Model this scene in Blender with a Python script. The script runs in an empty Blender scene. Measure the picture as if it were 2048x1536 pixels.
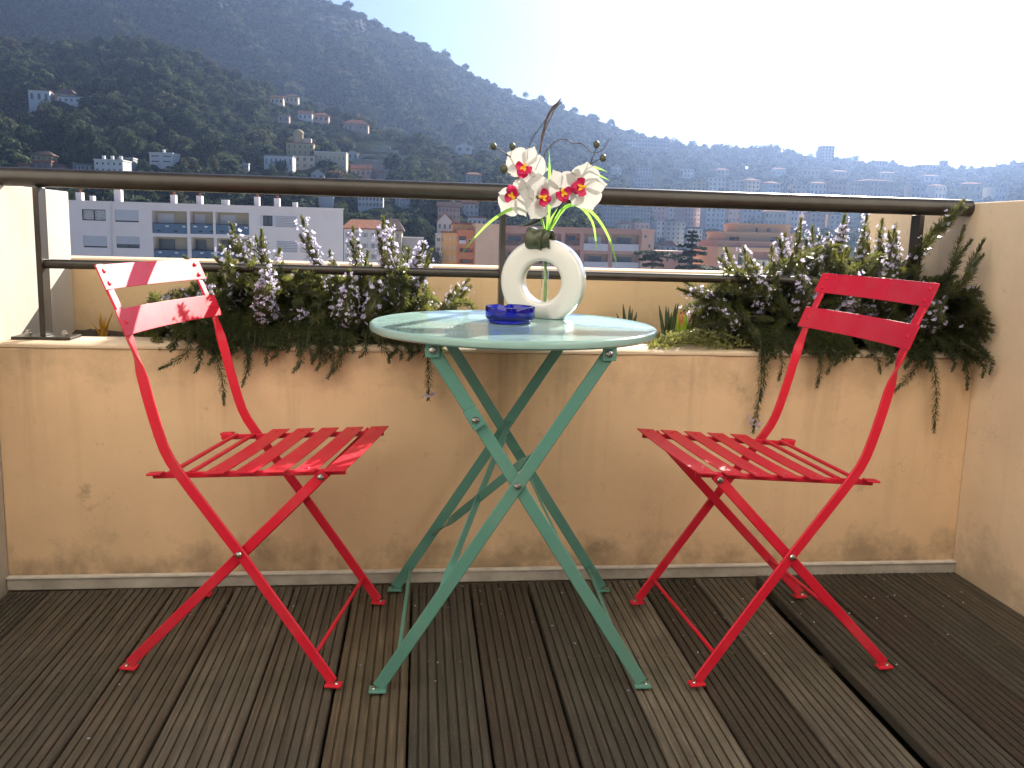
import bpy, bmesh, math, random
import numpy as np
from mathutils import Vector, Matrix

random.seed(7)
RNG = np.random.default_rng(7)
S = bpy.context.scene
C = S.collection

# ------------------------------------------------------------------ camera
F_PX, CX, CY = 1652.4, 1024.0, 709.9            # focal length and principal point, in pixels of a 2048 px wide picture
YAW, PITCH, ROLL, EYE = 0.1117, -0.1437, 0.0275, 0.8844
_fw = Vector((math.sin(YAW)*math.cos(PITCH), math.cos(YAW)*math.cos(PITCH), math.sin(PITCH)))
_r = _fw.cross(Vector((0, 0, 1))).normalized()
_u = _r.cross(_fw)
_R = math.cos(ROLL)*_r + math.sin(ROLL)*_u
_U = -math.sin(ROLL)*_r + math.cos(ROLL)*_u
_O = Vector((0, 0, EYE))
cam = bpy.data.cameras.new('camera')
cam.sensor_width = 36.0
cam.lens = 36.0*F_PX/2048
cam.shift_y = -(768-CY)/2048
cam.clip_start, cam.clip_end = 0.05, 6000
camera = bpy.data.objects.new('camera', cam)
M = Matrix((_R, _U, -_fw)).transposed().to_4x4()
M.translation = _O
camera.matrix_world = M
C.objects.link(camera)
S.camera = camera

def ray(px, py): return _fw + _R*((px-CX)/F_PX) - _U*((py-CY)/F_PX)
def at(px, py, Y):
    d = ray(px, py); return _O + d*(Y/d.y)
def at_x(px, py, X):
    d = ray(px, py); return _O + d*(X/d.x)

# ------------------------------------------------------------------ light
SUN = Vector((0.441, 0.786, 0.434)).normalized()
world = bpy.data.worlds.new('World')
S.world = world
world.use_nodes = True
nt = world.node_tree
bg = nt.nodes['Background']
sky = nt.nodes.new('ShaderNodeTexSky')
sky.sky_type = 'NISHITA'
sky.sun_disc = False
sky.sun_elevation = math.asin(SUN.z)
sky.sun_rotation = math.atan2(SUN.x, SUN.y)
sky.altitude = 100
sky.air_density, sky.dust_density, sky.ozone_density = 0.42, 0.4, 2.6
nt.links.new(sky.outputs[0], bg.inputs[0])
bg.inputs[1].default_value = 0.05
sl = bpy.data.lights.new('sun', 'SUN')
sl.energy = 5.0
sl.angle = math.radians(0.53)
sl.color = (1.0, 0.93, 0.82)
so = bpy.data.objects.new('sun', sl)
so.rotation_euler = (-SUN).to_track_quat('-Z', 'Y').to_euler()
so.location = (8, 14, 20)
C.objects.link(so)
vs = S.view_settings
vs.view_transform, vs.look, vs.exposure, vs.gamma = 'Standard', 'None', 1.84, 1.0
vs.use_curve_mapping = False
cy = S.cycles
cy.use_denoising = True
cy.denoising_prefilter = 'ACCURATE'
cy.max_bounces, cy.diffuse_bounces, cy.glossy_bounces, cy.transmission_bounces, cy.transparent_max_bounces = 8, 5, 4, 8, 8
cy.volume_bounces = 0
cy.sample_clamp_indirect = 6.0
cy.caustics_reflective = False
cy.caustics_refractive = False

# ------------------------------------------------------------------ materials
def _nodes(name):
    m = bpy.data.materials.new(name); m.use_nodes = True
    n = m.node_tree; return m, n, n.nodes['Principled BSDF'], n.nodes['Material Output']
def noise(n, scale, detail=4, rough=0.6, vec=None, stretch=None, coord='Object', dist=0.0):
    tc = n.nodes.new('ShaderNodeTexCoord'); t = n.nodes.new('ShaderNodeTexNoise')
    t.inputs['Scale'].default_value = scale; t.inputs['Detail'].default_value = detail
    t.inputs['Roughness'].default_value = rough; t.inputs['Distortion'].default_value = dist
    src = tc.outputs[coord]
    if stretch:
        mp = n.nodes.new('ShaderNodeMapping'); mp.inputs['Scale'].default_value = stretch
        n.links.new(src, mp.inputs[0]); src = mp.outputs[0]
    n.links.new(src, t.inputs['Vector']); return t
def ramp(n, src, stops):
    r = n.nodes.new('ShaderNodeValToRGB'); e = r.color_ramp.elements
    while len(e) < len(stops): e.new(0.5)
    for k, (p, c) in zip(e, stops): k.position = p; k.color = (*c, 1) if len(c) == 3 else c
    n.links.new(src, r.inputs[0]); return r
def mixc(n, fac, a, b, mode='MIX'):
    x = n.nodes.new('ShaderNodeMix'); x.data_type = 'RGBA'; x.blend_type = mode
    for v, i in ((fac, 0), (a, 6), (b, 7)):
        if hasattr(v, 'is_output'): n.links.new(v, x.inputs[i])
        else: x.inputs[i].default_value = v if i == 0 else (*v, 1)
    return x.outputs[2]
def bump(n, b, h, strength, dist=0.01):
    bp = n.nodes.new('ShaderNodeBump'); bp.inputs['Strength'].default_value = strength; bp.inputs['Distance'].default_value = dist
    n.links.new(h, bp.inputs['Height']); n.links.new(bp.outputs[0], b.inputs['Normal'])
def mat(name, col, rough=0.6, metal=0.0, var=0.0, scale=20, bmp=0.0, coat=0.0, spec=0.5, bscale=None, bdist=0.003):
    m, n, b, o = _nodes(name)
    b.inputs['Base Color'].default_value = (*col, 1); b.inputs['Roughness'].default_value = rough
    b.inputs['Metallic'].default_value = metal; b.inputs['Coat Weight'].default_value = coat
    b.inputs['Coat Roughness'].default_value = 0.08; b.inputs['Specular IOR Level'].default_value = spec
    if var:
        t = noise(n, scale)
        r = ramp(n, t.outputs[0], [(0.3, tuple(c*(1-var) for c in col)), (0.7, tuple(min(1, c*(1+var)) for c in col))])
        n.links.new(r.outputs[0], b.inputs['Base Color'])
    if bmp:
        t2 = noise(n, bscale or scale*4, 5); bump(n, b, t2.outputs[0], bmp, bdist)
    return m
def leafmat(name, c1, c2, trans, tfac=0.35, rough=0.45, scale=60, objrand=False, spec=0.35):
    m, n, b, o = _nodes(name)
    t = noise(n, scale, 2)
    col = ramp(n, t.outputs[0], [(0.35, c1), (0.68, c2)]).outputs[0]
    if objrand:
        oi = n.nodes.new('ShaderNodeObjectInfo')
        rr = ramp(n, oi.outputs['Random'], objrand)
        col = mixc(n, 1.0, col, rr.outputs[0], 'MULTIPLY')
    n.links.new(col, b.inputs['Base Color'])
    b.inputs['Roughness'].default_value = rough; b.inputs['Specular IOR Level'].default_value = spec
    tr = n.nodes.new('ShaderNodeBsdfTranslucent')
    if trans == 'same': n.links.new(col, tr.inputs[0])
    else: tr.inputs[0].default_value = (*trans, 1)
    mx = n.nodes.new('ShaderNodeMixShader'); mx.inputs[0].default_value = tfac
    n.links.new(b.outputs[0], mx.inputs[1]); n.links.new(tr.outputs[0], mx.inputs[2]); n.links.new(mx.outputs[0], o.inputs[0])
    return m

def plaster(name, base, dark, foot=None, streak=0.35, drip=None):
    """painted render wall: cloudy tone, vertical run-off streaks, mould at the foot, sandy relief"""
    m, n, b, o = _nodes(name)
    big = noise(n, 2.2, 5, 0.62)
    c = ramp(n, big.outputs[0], [(0.30, tuple(x*0.86 for x in base)), (0.55, base), (0.75, tuple(min(1, x*1.08) for x in base))]).outputs[0]
    st = noise(n, 1.0, 5, 0.65, stretch=(9, 9, 0.7))
    sm = ramp(n, st.outputs[0], [(0.55, (0, 0, 0)), (0.78, (streak, streak, streak))]).outputs[0]
    c = mixc(n, sm, c, tuple(x*0.62 for x in base))
    sp = noise(n, 26, 6, 0.7)
    c = mixc(n, ramp(n, sp.outputs[0], [(0.60, (0, 0, 0)), (0.78, (0.35, 0.35, 0.35))]).outputs[0], c, dark)
    if foot is not None:
        tc = n.nodes.new('ShaderNodeTexCoord'); sx = n.nodes.new('ShaderNodeSeparateXYZ'); n.links.new(tc.outputs['Object'], sx.inputs[0])
        nz = noise(n, 7, 6, 0.7)
        for z0, z1, amt in foot:                          # stained bands, broken up by noise
            mr = n.nodes.new('ShaderNodeMapRange'); mr.inputs['From Min'].default_value = z0; mr.inputs['From Max'].default_value = z1
            n.links.new(sx.outputs['Z'], mr.inputs[0])
            ad = n.nodes.new('ShaderNodeMath'); ad.operation = 'ADD'
            n.links.new(mr.outputs[0], ad.inputs[0])
            sc_ = n.nodes.new('ShaderNodeMath'); sc_.operation = 'MULTIPLY_ADD'; sc_.inputs[1].default_value = 2.6; sc_.inputs[2].default_value = -1.28
            n.links.new(nz.outputs[0], sc_.inputs[0]); n.links.new(sc_.outputs[0], ad.inputs[1])
            fr = ramp(n, ad.outputs[0], [(0.35, (0, 0, 0)), (1.0, (amt, amt, amt))])
            c = mixc(n, fr.outputs[0], c, dark)
    if drip is not None:                                  # thin run-off lines below the ledge, fading downwards
        tc = n.nodes.new('ShaderNodeTexCoord'); sx = n.nodes.new('ShaderNodeSeparateXYZ'); n.links.new(tc.outputs['Object'], sx.inputs[0])
        mr = n.nodes.new('ShaderNodeMapRange'); mr.inputs['From Min'].default_value = drip[0]; mr.inputs['From Max'].default_value = drip[1]; n.links.new(sx.outputs['Z'], mr.inputs[0])
        dn = noise(n, 1.0, 4, 0.7, stretch=(8, 8, 0.45), dist=0.5); dr = ramp(n, dn.outputs[0], [(0.55, (0, 0, 0)), (0.72, (1, 1, 1))])
        mu = n.nodes.new('ShaderNodeMath'); mu.operation = 'MULTIPLY'; n.links.new(dr.outputs[0], mu.inputs[0]); n.links.new(mr.outputs[0], mu.inputs[1])
        mv = n.nodes.new('ShaderNodeMath'); mv.operation = 'MULTIPLY'; mv.inputs[1].default_value = drip[2]; n.links.new(mu.outputs[0], mv.inputs[0])
        c = mixc(n, mv.outputs[0], c, dark)
    cw = noise(n, 3.0, 4, 0.6)                            # hairline cracks along warped cell edges
    vo = n.nodes.new('ShaderNodeTexVoronoi'); vo.feature = 'DISTANCE_TO_EDGE'; vo.inputs['Scale'].default_value = 1.7
    tc2 = n.nodes.new('ShaderNodeTexCoord'); va = n.nodes.new('ShaderNodeVectorMath'); va.operation = 'ADD'
    n.links.new(tc2.outputs['Object'], va.inputs[0]); n.links.new(cw.outputs['Color'], va.inputs[1]); n.links.new(va.outputs[0], vo.inputs['Vector'])
    gate = ramp(n, noise(n, 1.6, 2).outputs[0], [(0.52, (0, 0, 0)), (0.64, (0.16, 0.16, 0.16))])
    ck = ramp(n, vo.outputs['Distance'], [(0.0, (1, 1, 1)), (0.006, (0, 0, 0))])
    mk = n.nodes.new('ShaderNodeMath'); mk.operation = 'MULTIPLY'; n.links.new(gate.outputs[0], mk.inputs[0]); n.links.new(ck.outputs[0], mk.inputs[1])
    c = mixc(n, mk.outputs[0], c, dark)
    n.links.new(c, b.inputs['Base Color'])
    b.inputs['Roughness'].default_value = 0.85; b.inputs['Specular IOR Level'].default_value = 0.2
    g = noise(n, 220, 4, 0.7); bump(n, b, g.outputs[0], 0.35, 0.002)
    return m

# ------------------------------------------------------------------ mesh helpers
def link(name, me, m, parent=None):
    o = bpy.data.objects.new(name, me); C.objects.link(o)
    if m is not None:
        me.materials.clear()
        for x in (m if isinstance(m, (list, tuple)) else [m]): me.materials.append(x)
    if parent is not None: o.parent = parent
    return o
def npmesh(name, V, Q, smooth=False):
    """fast mesh from arrays: V (n,3), Q (m,k) faces all of k corners"""
    V = np.asarray(V, np.float32); Q = np.asarray(Q, np.int32); k = Q.shape[1]
    me = bpy.data.meshes.new(name)
    me.vertices.add(len(V)); me.vertices.foreach_set('co', V.ravel())
    me.loops.add(Q.size); me.loops.foreach_set('vertex_index', Q.ravel())
    me.polygons.add(len(Q)); me.polygons.foreach_set('loop_start', np.arange(0, Q.size, k, dtype=np.int32))
    me.polygons.foreach_set('use_smooth', np.full(len(Q), smooth))
    me.update(calc_edges=True); me.validate(); return me
class MB:
    def __init__(self): self.v = []; self.f = []; self.mi = []; self.cur = 0
    def quad(self, *p):
        n = len(self.v); self.v += [tuple(x) for x in p]; self.f.append(tuple(range(n, n+len(p)))); self.mi.append(self.cur); return self
    def box(self, lo, hi):
        (a, b, c), (d, e, f) = lo, hi; n = len(self.v)
        self.v += [(a,b,c),(d,b,c),(d,e,c),(a,e,c),(a,b,f),(d,b,f),(d,e,f),(a,e,f)]
        for q in ((0,3,2,1),(4,5,6,7),(0,1,5,4),(1,2,6,5),(2,3,7,6),(3,0,4,7)): self.f.append(tuple(n+i for i in q)); self.mi.append(self.cur)
        return self
    def sweep(self, rings, closed=True, caps=True):
        n = len(self.v); k = len(rings[0])
        for r in rings: self.v += [tuple(p) for p in r]
        for i in range(len(rings)-1):
            for j in range(k if closed else k-1):
                a = n+i*k+j; b = n+i*k+(j+1) % k
                self.f.append((a, b, b+k, a+k)); self.mi.append(self.cur)
        if caps and closed:
            self.f.append(tuple(n+j for j in reversed(range(k)))); self.mi.append(self.cur)
            self.f.append(tuple(n+(len(rings)-1)*k+j for j in range(k))); self.mi.append(self.cur)
        return self
    def tube(self, path, r, k=10, caps=True):
        path = [Vector(p) for p in path]; rings = []; ref = None
        for i, p in enumerate(path):
            t = (path[min(i+1, len(path)-1)]-path[max(i-1, 0)]).normalized()
            if ref is None: ref = t.orthogonal().normalized()
            ref = (ref-t*ref.dot(t)).normalized(); b = t.cross(ref)
            rr = r[i] if isinstance(r, (list, tuple)) else r
            rings.append([p+(ref*math.cos(2*math.pi*j/k)+b*math.sin(2*math.pi*j/k))*rr for j in range(k)])
        return self.sweep(rings, True, caps)
    def bar(self, path, widths, w, t, ch=None):
        """flat bar along a path; widths[i] = direction of its broad side there; w broad, t thick, edges eased"""
        path = [Vector(p) for p in path]; rings = []; ch = ch if ch is not None else t*0.28
        for i, p in enumerate(path):
            tg = (path[min(i+1, len(path)-1)]-path[max(i-1, 0)]).normalized()
            a = Vector(widths[i]); a = (a-tg*a.dot(tg)).normalized(); b = tg.cross(a)
            x, y = w/2, t/2
            rings.append([p+a*u+b*v for u, v in ((-x+ch,-y),(x-ch,-y),(x,-y+ch),(x,y-ch),(x-ch,y),(-x+ch,y),(-x,y-ch),(-x,-y+ch))])
        return self.sweep(rings)
    def lathe(self, prof, k=32, c=(0, 0, 0)):
        rings = [[(c[0]+r*math.cos(2*math.pi*j/k), c[1]+r*math.sin(2*math.pi*j/k), c[2]+z) for j in range(k)] for r, z in prof]
        return self.sweep(rings, True, True)
    def ball(self, c, r, k=10, sq=(1, 1, 1)):
        pr = [(max(1e-4, math.sin(math.pi*i/6)), -math.cos(math.pi*i/6)) for i in range(7)]
        rings = [[(c[0]+r*sq[0]*a*math.cos(2*math.pi*j/k), c[1]+r*sq[1]*a*math.sin(2*math.pi*j/k), c[2]+r*sq[2]*z) for j in range(k)] for a, z in pr]
        return self.sweep(rings, True, True)
    def disc_stud(self, c, n, r, h, k=12):
        """domed stud of radius r standing h proud of c along n"""
        n = Vector(n).normalized(); a = n.orthogonal().normalized(); b = n.cross(a); c = Vector(c)
        rings = [[c+n*z+(a*math.cos(2*math.pi*j/k)+b*math.sin(2*math.pi*j/k))*q for j in range(k)] for q, z in ((r, -h*0.2), (r, h*0.35), (r*0.75, h*0.8), (r*0.3, h))]
        return self.sweep(rings)
    def mesh(self, name, smooth=False):
        me = bpy.data.meshes.new(name); me.from_pydata(self.v, [], self.f); me.polygons.foreach_set('material_index', self.mi)
        bm = bmesh.new(); bm.from_mesh(me); bmesh.ops.recalc_face_normals(bm, faces=bm.faces); bm.to_mesh(me); bm.free()
        if smooth: me.shade_smooth()
        me.update(); return me
    def build(self, name, m, parent=None, smooth=False, bevel=0.0, auto=None):
        me = self.mesh(name, smooth or auto is not None)
        o = link(name, me, m, parent)
        if auto is not None: me.set_sharp_from_angle(angle=math.radians(auto))
        if bevel:
            b = o.modifiers.new('bevel', 'BEVEL'); b.width = bevel; b.segments = 2; b.limit_method = 'ANGLE'
        return o
def empty(name, loc=(0, 0, 0), rz=0.0):
    o = bpy.data.objects.new(name, None); o.location = loc; o.rotation_euler = (0, 0, rz); o.empty_display_size = 0.1
    C.objects.link(o); return o
def tag(o, label=None, cat=None, group=None, kind=None):
    for k, v in (('label', label), ('category', cat), ('group', group), ('kind', kind)):
        if v: o[k] = v
    return o
def bez(a, b, c, n):
    a, b, c = Vector(a), Vector(b), Vector(c)
    return [a*(1-t)**2+b*2*t*(1-t)+c*t*t for t in (i/(n-1) for i in range(n))]
def smoothpath(pts, n):
    """Catmull-Rom through pts"""
    P = [Vector(p) for p in pts]; P = [P[0]*2-P[1]]+P+[P[-1]*2-P[-2]]; out = []
    segs = len(P)-3
    for i in range(n):
        t = i/(n-1)*segs; k = min(int(t), segs-1); t -= k
        a, b, c, d = P[k:k+4]
        out.append(0.5*((2*b)+(c-a)*t+(2*a-5*b+4*c-d)*t*t+(3*b-a-3*c+d)*t**3))
    return out
def dup(o, parent=None):
    c = o.copy(); C.objects.link(c)
    if parent is not None: c.parent = parent
    for ch in list(o.children): dup(ch, c)
    return c

# ================================================================== TERRACE
XL, XR = -0.989, 1.467                 # inner faces of the side walls
WY, LED = 2.027, 0.598                 # planter front face, ledge height
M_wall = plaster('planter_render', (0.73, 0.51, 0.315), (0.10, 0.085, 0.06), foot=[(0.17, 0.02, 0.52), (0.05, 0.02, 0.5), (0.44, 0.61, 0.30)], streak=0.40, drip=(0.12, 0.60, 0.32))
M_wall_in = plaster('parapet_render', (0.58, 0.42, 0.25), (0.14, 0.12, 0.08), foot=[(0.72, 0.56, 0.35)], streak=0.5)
M_side = plaster('side_wall_render', (0.47, 0.425, 0.36), (0.22, 0.18, 0.13), foot=[(0.16, 0.0, 0.5)])
M_house = plaster('house_render', (0.86, 0.82, 0.74), (0.4, 0.35, 0.28))
M_strip = mat('strip_paint', (0.40, 0.36, 0.31), 0.6, var=0.25, scale=14, bmp=0.2)
M_soil = mat('soil_mat', (0.06, 0.045, 0.03), 0.95, var=0.5, scale=60, bmp=1.0, bdist=0.01)
M_cap = plaster('ledge_render', (0.60, 0.47, 0.33), (0.2, 0.17, 0.13), streak=0.1)

# deck: structure whose boards are its parts
def wood():
    m, n, b, o = _nodes('weathered_hardwood')
    oi = n.nodes.new('ShaderNodeObjectInfo')
    gr = noise(n, 1.0, 7, 0.7, stretch=(75, 3.0, 75), dist=0.6)
    blot = noise(n, 5.0, 5, 0.65, coord='Object')
    fine = noise(n, 160, 4, 0.75)
    g = ramp(n, gr.outputs[0], [(0.28, (0.38, 0.35, 0.32)), (0.5, (1.0, 1.0, 1.0)), (0.74, (1.9, 1.85, 1.7))]).outputs[0]
    c = mixc(n, 1.0, oi.outputs['Color'], g, 'MULTIPLY')
    c = mixc(n, ramp(n, blot.outputs[0], [(0.42, (0, 0, 0)), (0.72, (0.6, 0.6, 0.6))]).outputs[0], c, (0.040, 0.042, 0.026))
    c = mixc(n, ramp(n, fine.outputs[0], [(0.55, (0, 0, 0)), (0.74, (0.62, 0.62, 0.62))]).outputs[0], c, (0.17, 0.135, 0.095))
    c = mixc(n, ramp(n, noise(n, 9.0, 5, 0.7, stretch=(1.6, 0.7, 1)).outputs[0], [(0.55, (0, 0, 0)), (0.75, (0.55, 0.55, 0.55))]).outputs[0], c, (0.115, 0.062, 0.045))
    n.links.new(c, b.inputs['Base Color'])
    b.inputs['Roughness'].default_value = 0.72; b.inputs['Specular IOR Level'].default_value = 0.3
    ad = n.nodes.new('ShaderNodeMath'); ad.operation = 'ADD'
    n.links.new(gr.outputs[0], ad.inputs[0]); n.links.new(fine.outputs[0], ad.inputs[1])
    bump(n, b, ad.outputs[0], 0.8, 0.003)
    return m
M_wood = wood()
M_screw = mat('screw_steel', (0.10, 0.085, 0.065), 0.75, 0.3)
M_dark = mat('void_dark', (0.012, 0.011, 0.01), 0.9)
deck = tag(empty('deck'), kind='structure')
Y0, Y1 = -1.25, WY-0.014
def board_mesh(w):
    """ribbed decking board: eight grooves in its top, eased edges, extruded along y"""
    t, gw, gd, ng = 0.024, 0.0044, 0.0052, 7
    prof = [(0, -t), (0, -0.003), (0.0025, 0)]
    for k in range(ng):
        x = w*(k+0.9)/(ng+0.8)
        prof += [(x-gw/2, 0), (x-gw/2+0.0008, -gd), (x+gw/2-0.0008, -gd), (x+gw/2, 0)]
    prof += [(w-0.0025, 0), (w, -0.003), (w, -t)]
    return MB().sweep([[(x, y, z) for x, z in prof] for y in (Y0, Y0+1.6, Y1)]).mesh('board')
edges = [(-0.0124-0.1455*k-0.1455, 0.1400) for k in range(6, -1, -1)] + [(-0.0124+0.1476*k, 0.1416) for k in range(6)] + [(0.898+0.1476*k, 0.1416) for k in range(4)]
edges[0] = (XL+0.004, -0.0124-0.1455*6-XL-0.009)
edges[-1] = (edges[-1][0], XR-edges[-1][0]-0.004)
BROWN, DARK, GREY, TAN = (0.088, 0.074, 0.056), (0.060, 0.053, 0.042), (0.116, 0.100, 0.077), (0.155, 0.132, 0.100)
tones = [DARK, BROWN, BROWN, (0.10, 0.082, 0.06), GREY, BROWN, (0.105, 0.080, 0.052), DARK, (0.05, 0.037, 0.028), DARK, TAN, (0.052, 0.04, 0.030), GREY, DARK, (0.05, 0.037, 0.03), DARK, BROWN]
screw_me = MB().lathe([(0.0001, 0.0), (0.0042, 0.0), (0.0042, 0.0012), (0.003, 0.0016), (0.0001, 0.001)], 10).mesh('screw')
cache = {}
for k, (x, w) in enumerate(edges):
    key = round(w, 4)
    if key not in cache: cache[key] = board_mesh(w)
    o = link('deck_board', cache[key], M_wood, deck)
    raised = 0.005 if x > 0.89 else 0
    o.location = (x, random.uniform(-0.004, 0.0), random.uniform(-0.0012, 0.0006)+raised-0.0)
    o.rotation_euler = (0, random.uniform(-0.004, 0.004), random.uniform(-0.0006, 0.0006))
    tn = tones[k % len(tones)]; o.color = (*tn, 1)
    for y in (1.62, 1.05):
        for fx in (0.27, 0.73):
            s = link('screw', screw_me, M_screw, o); s.location = (w*fx, y+random.uniform(-0.004, 0.004), 0.0001)
sub = tag(MB().box((XL-0.1, Y0, -0.20), (XR+0.1, 2.02, -0.075)).build('floor_slab', M_dark), kind='structure')
for y in (-0.8, -0.2, 0.45, 1.05, 1.62, 1.93):
    MB().box((XL+0.01, y-0.025, -0.074), (XR-0.01, y+0.025, -0.026)).build('joist', M_wood, deck).color = (0.05, 0.04, 0.03, 1)

# planter: front wall with ledge, parapet behind, soil between
planter = tag(empty('planter_wall', (0, WY, 0)), 'long ochre rendered planter wall under the railing, stained along its foot', 'wall')
def off(mb, o): # shift builder coordinates into a parent at o
    mb.v = [(a-o[0], b-o[1], c-o[2]) for a, b, c in mb.v]; return mb
PO = (0, WY, 0)
m = MB(); n_ = 40
front_pts = []
m.box((XL, WY, -0.12), (XR, WY+0.145, LED-0.004))
off(m, PO).build('front_wall', M_wall, planter, bevel=0.004)
m = MB(); rings = []
for i in range(61):                                    # trowelled ledge, its edge slightly wavering
    x = XL+(XR-XL)*i/60; w1 = 0.0022*math.sin(i*1.7)+0.0015*math.sin(i*0.63+1); zz = 0.0012*math.sin(i*0.9)
    rings.append([(x, WY-0.003+w1*0.6, LED-0.0035), (x, WY-0.003+w1*0.6, LED+0.002+zz), (x, WY+0.004+w1, LED+0.006+zz), (x, WY+0.142, LED+0.006), (x, WY+0.15, LED+0.001), (x, WY+0.15, LED-0.0035)])
off(m.sweep(rings), PO).build('ledge', M_cap, planter, auto=40)
off(MB().box((XL-0.15, 2.49, -0.12), (XR+0.15, 2.64, 0.768)), PO).build('parapet', M_wall_in, planter, bevel=0.004)
off(MB().box((XL-0.15, 2.487, 0.7685), (XR+0.15, 2.645, 0.788)), PO).build('parapet_coping', M_cap, planter, bevel=0.004)
off(MB().box((XL+0.002, 1.998+0.017, 0.0), (XR-0.002, WY-0.0005, 0.030)), PO).build('skirting_strip', M_strip, planter, bevel=0.002)
off(MB().box((XL+0.002, 1.998+0.013, 0.0305), (XR-0.002, WY-0.0005, 0.034)), PO).build('strip_flange', mat('strip_top', (0.62, 0.58, 0.52), 0.5, var=0.15, scale=30), planter)
nx, ny = 120, 16
gx, gy = np.meshgrid(np.linspace(XL+0.001, XR-0.001, nx), np.linspace(WY+0.149, 2.4895, ny), indexing='ij')
gz = 0.572+0.012*np.sin(gx*19+gy*23)+RNG.uniform(-0.006, 0.006, gx.shape)
idx = np.arange(nx*ny).reshape(nx, ny)
soil_me = npmesh('soil', np.stack([gx, gy-WY, gz], -1).reshape(-1, 3), np.stack([idx[:-1, :-1], idx[1:, :-1], idx[1:, 1:], idx[:-1, 1:]], -1).reshape(-1, 4))
tag(link('soil', soil_me, M_soil, planter), kind='stuff')

lw = tag(empty('side_wall', (XL, 1.0, 0)), 'sunlit cream side wall at the left end of the railing', 'wall')
off(MB().box((XL-0.16, -1.25, -0.12), (XL, 2.4865, 0.972)), (XL, 1.0, 0)).build('wall_body', M_side, lw, bevel=0.003)
M_side_r = plaster('side_wall_render_right', (0.77, 0.61, 0.43), (0.22, 0.18, 0.13), foot=[(0.22, 0.0, 0.45)])
rw = tag(empty('side_wall', (XR, 1.0, 0)), 'shaded beige side wall at the right end of the railing', 'wall')
off(MB().box((XR, -1.25, -0.12), (XR+0.16, 2.4865, 1.004)), (XR, 1.0, 0)).build('wall_body', M_side_r, rw, bevel=0.003)
off(MB().box((XR+0.001, 2.4868, 0.7885), (XR+0.16, 2.64, 1.0035)), (XR, 1.0, 0)).build('wall_end', M_side_r, rw, bevel=0.003)

# the apartment's own facade behind, unseen; enlarged and whitened to bounce sunlight
hw = tag(empty('house_wall', (0, -1.4, 0)), kind='structure')
off(MB().box((-13, -1.75, -16.0), (-1.3, -1.27, 11)).box((1.5, -1.75, -16.0), (13, -1.27, 11)).box((-1.3, -1.75, 2.35), (1.5, -1.27, 11)).box((-1.3, -1.75, -3.0), (1.5, -1.27, -0.02)), (0, -1.4, 0)).build('wall_body', M_house, hw)
M_alu = mat('white_frame', (0.75, 0.75, 0.73), 0.4)
M_glassd = mat('window_dark_glass', (0.02, 0.022, 0.025), 0.04, spec=0.8)
for x in (-1.29, 0.105):
    g = off(MB().box((x, -1.52, 0.0), (x+0.06, -1.46, 2.34)).box((x+1.325, -1.52, 0.0), (x+1.385, -1.46, 2.34)).box((x+0.06, -1.52, 0.0), (x+1.325, -1.46, 0.07)).box((x+0.06, -1.52, 2.27), (x+1.325, -1.46, 2.34)), (0, -1.4, 0)).build('door', M_alu, hw)
    off(MB().box((x+0.061, -1.495, 0.071), (x+1.324, -1.485, 2.269)), (0, -1.4, 0)).build('pane', M_glassd, g)

# railing
M_rail = mat('brown_painted_steel', (0.026, 0.021, 0.016), 0.36, 0.0, var=0.25, scale=25, bmp=0.05, spec=0.4, coat=0.1)
M_bolt = mat('galvanised_bolt', (0.45, 0.43, 0.40), 0.38, 0.9)
RY = 2.115
rail = tag(empty('railing', (0.2, RY, LED)), 'dark brown steel railing with a round handrail along the planter ledge', 'railing')
RO = (0.2, RY, LED)
off(MB().tube([(XL-0.10, RY, 0.990), (0, RY, 0.990), (XR+0.0, RY, 0.990)], 0.0222, 28), RO).build('handrail', M_rail, rail, auto=50)
for a, b in ((-0.908+0.0065, 0.204-0.0065), (0.204+0.0065, 1.322-0.0065)):
    off(MB().tube([(a, RY, 0.786), ((a+b)/2, RY, 0.786), (b, RY, 0.786)], 0.0112, 18), RO).build('mid_rail', M_rail, rail, auto=50)
for x in (-0.908, 0.204, 1.322):
    p = off(MB().box((x-0.0065, RY-0.021, LED+0.014), (x+0.0065, RY+0.021, 0.9675)), RO).build('post', M_rail, rail, bevel=0.0015)
    q = off(MB().box((x-0.068, RY-0.034, LED+0.0066), (x+0.068, RY+0.034, LED+0.0138)), RO).build('base_plate', M_rail, rail, bevel=0.0015)
    for sx in (-0.042, 0.042):
        off(MB().lathe([(0.0001, 0), (0.0085, 0), (0.0085, 0.006), (0.006, 0.0075), (0.006, 0.012), (0.0001, 0.0125)], 6, (x+sx, RY, LED+0.0139)), RO).build('bolt', M_bolt, q)

# ------------------------------------------------------------------ chairs
def paint(name, col, var=0.06):
    m, n, b, o = _nodes(name)
    t = noise(n, 9, 3); c = ramp(n, t.outputs[0], [(0.3, tuple(x*(1-var) for x in col)), (0.7, tuple(x*(1+var) for x in col))]).outputs[0]
    ch = ramp(n, noise(n, 38, 5, 0.75).outputs[0], [(0.70, (0, 0, 0)), (0.735, (0.8, 0.8, 0.8))])           # small chips
    c = mixc(n, ch.outputs[0], c, tuple(x*0.35+0.05 for x in col))
    du = ramp(n, noise(n, 5, 6, 0.7).outputs[0], [(0.5, (0, 0, 0)), (0.8, (0.16, 0.16, 0.16))])              # a film of dust
    c = mixc(n, du.outputs[0], c, (0.36, 0.31, 0.26))
    n.links.new(c, b.inputs['Base Color']); b.inputs['Roughness'].default_value = 0.44
    b.inputs['Coat Weight'].default_value = 0.07; b.inputs['Coat Roughness'].default_value = 0.16; b.inputs['Specular IOR Level'].default_value = 0.22
    t2 = noise(n, 260, 3); bump(n, b, t2.outputs[0], 0.05, 0.001); return m
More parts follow.
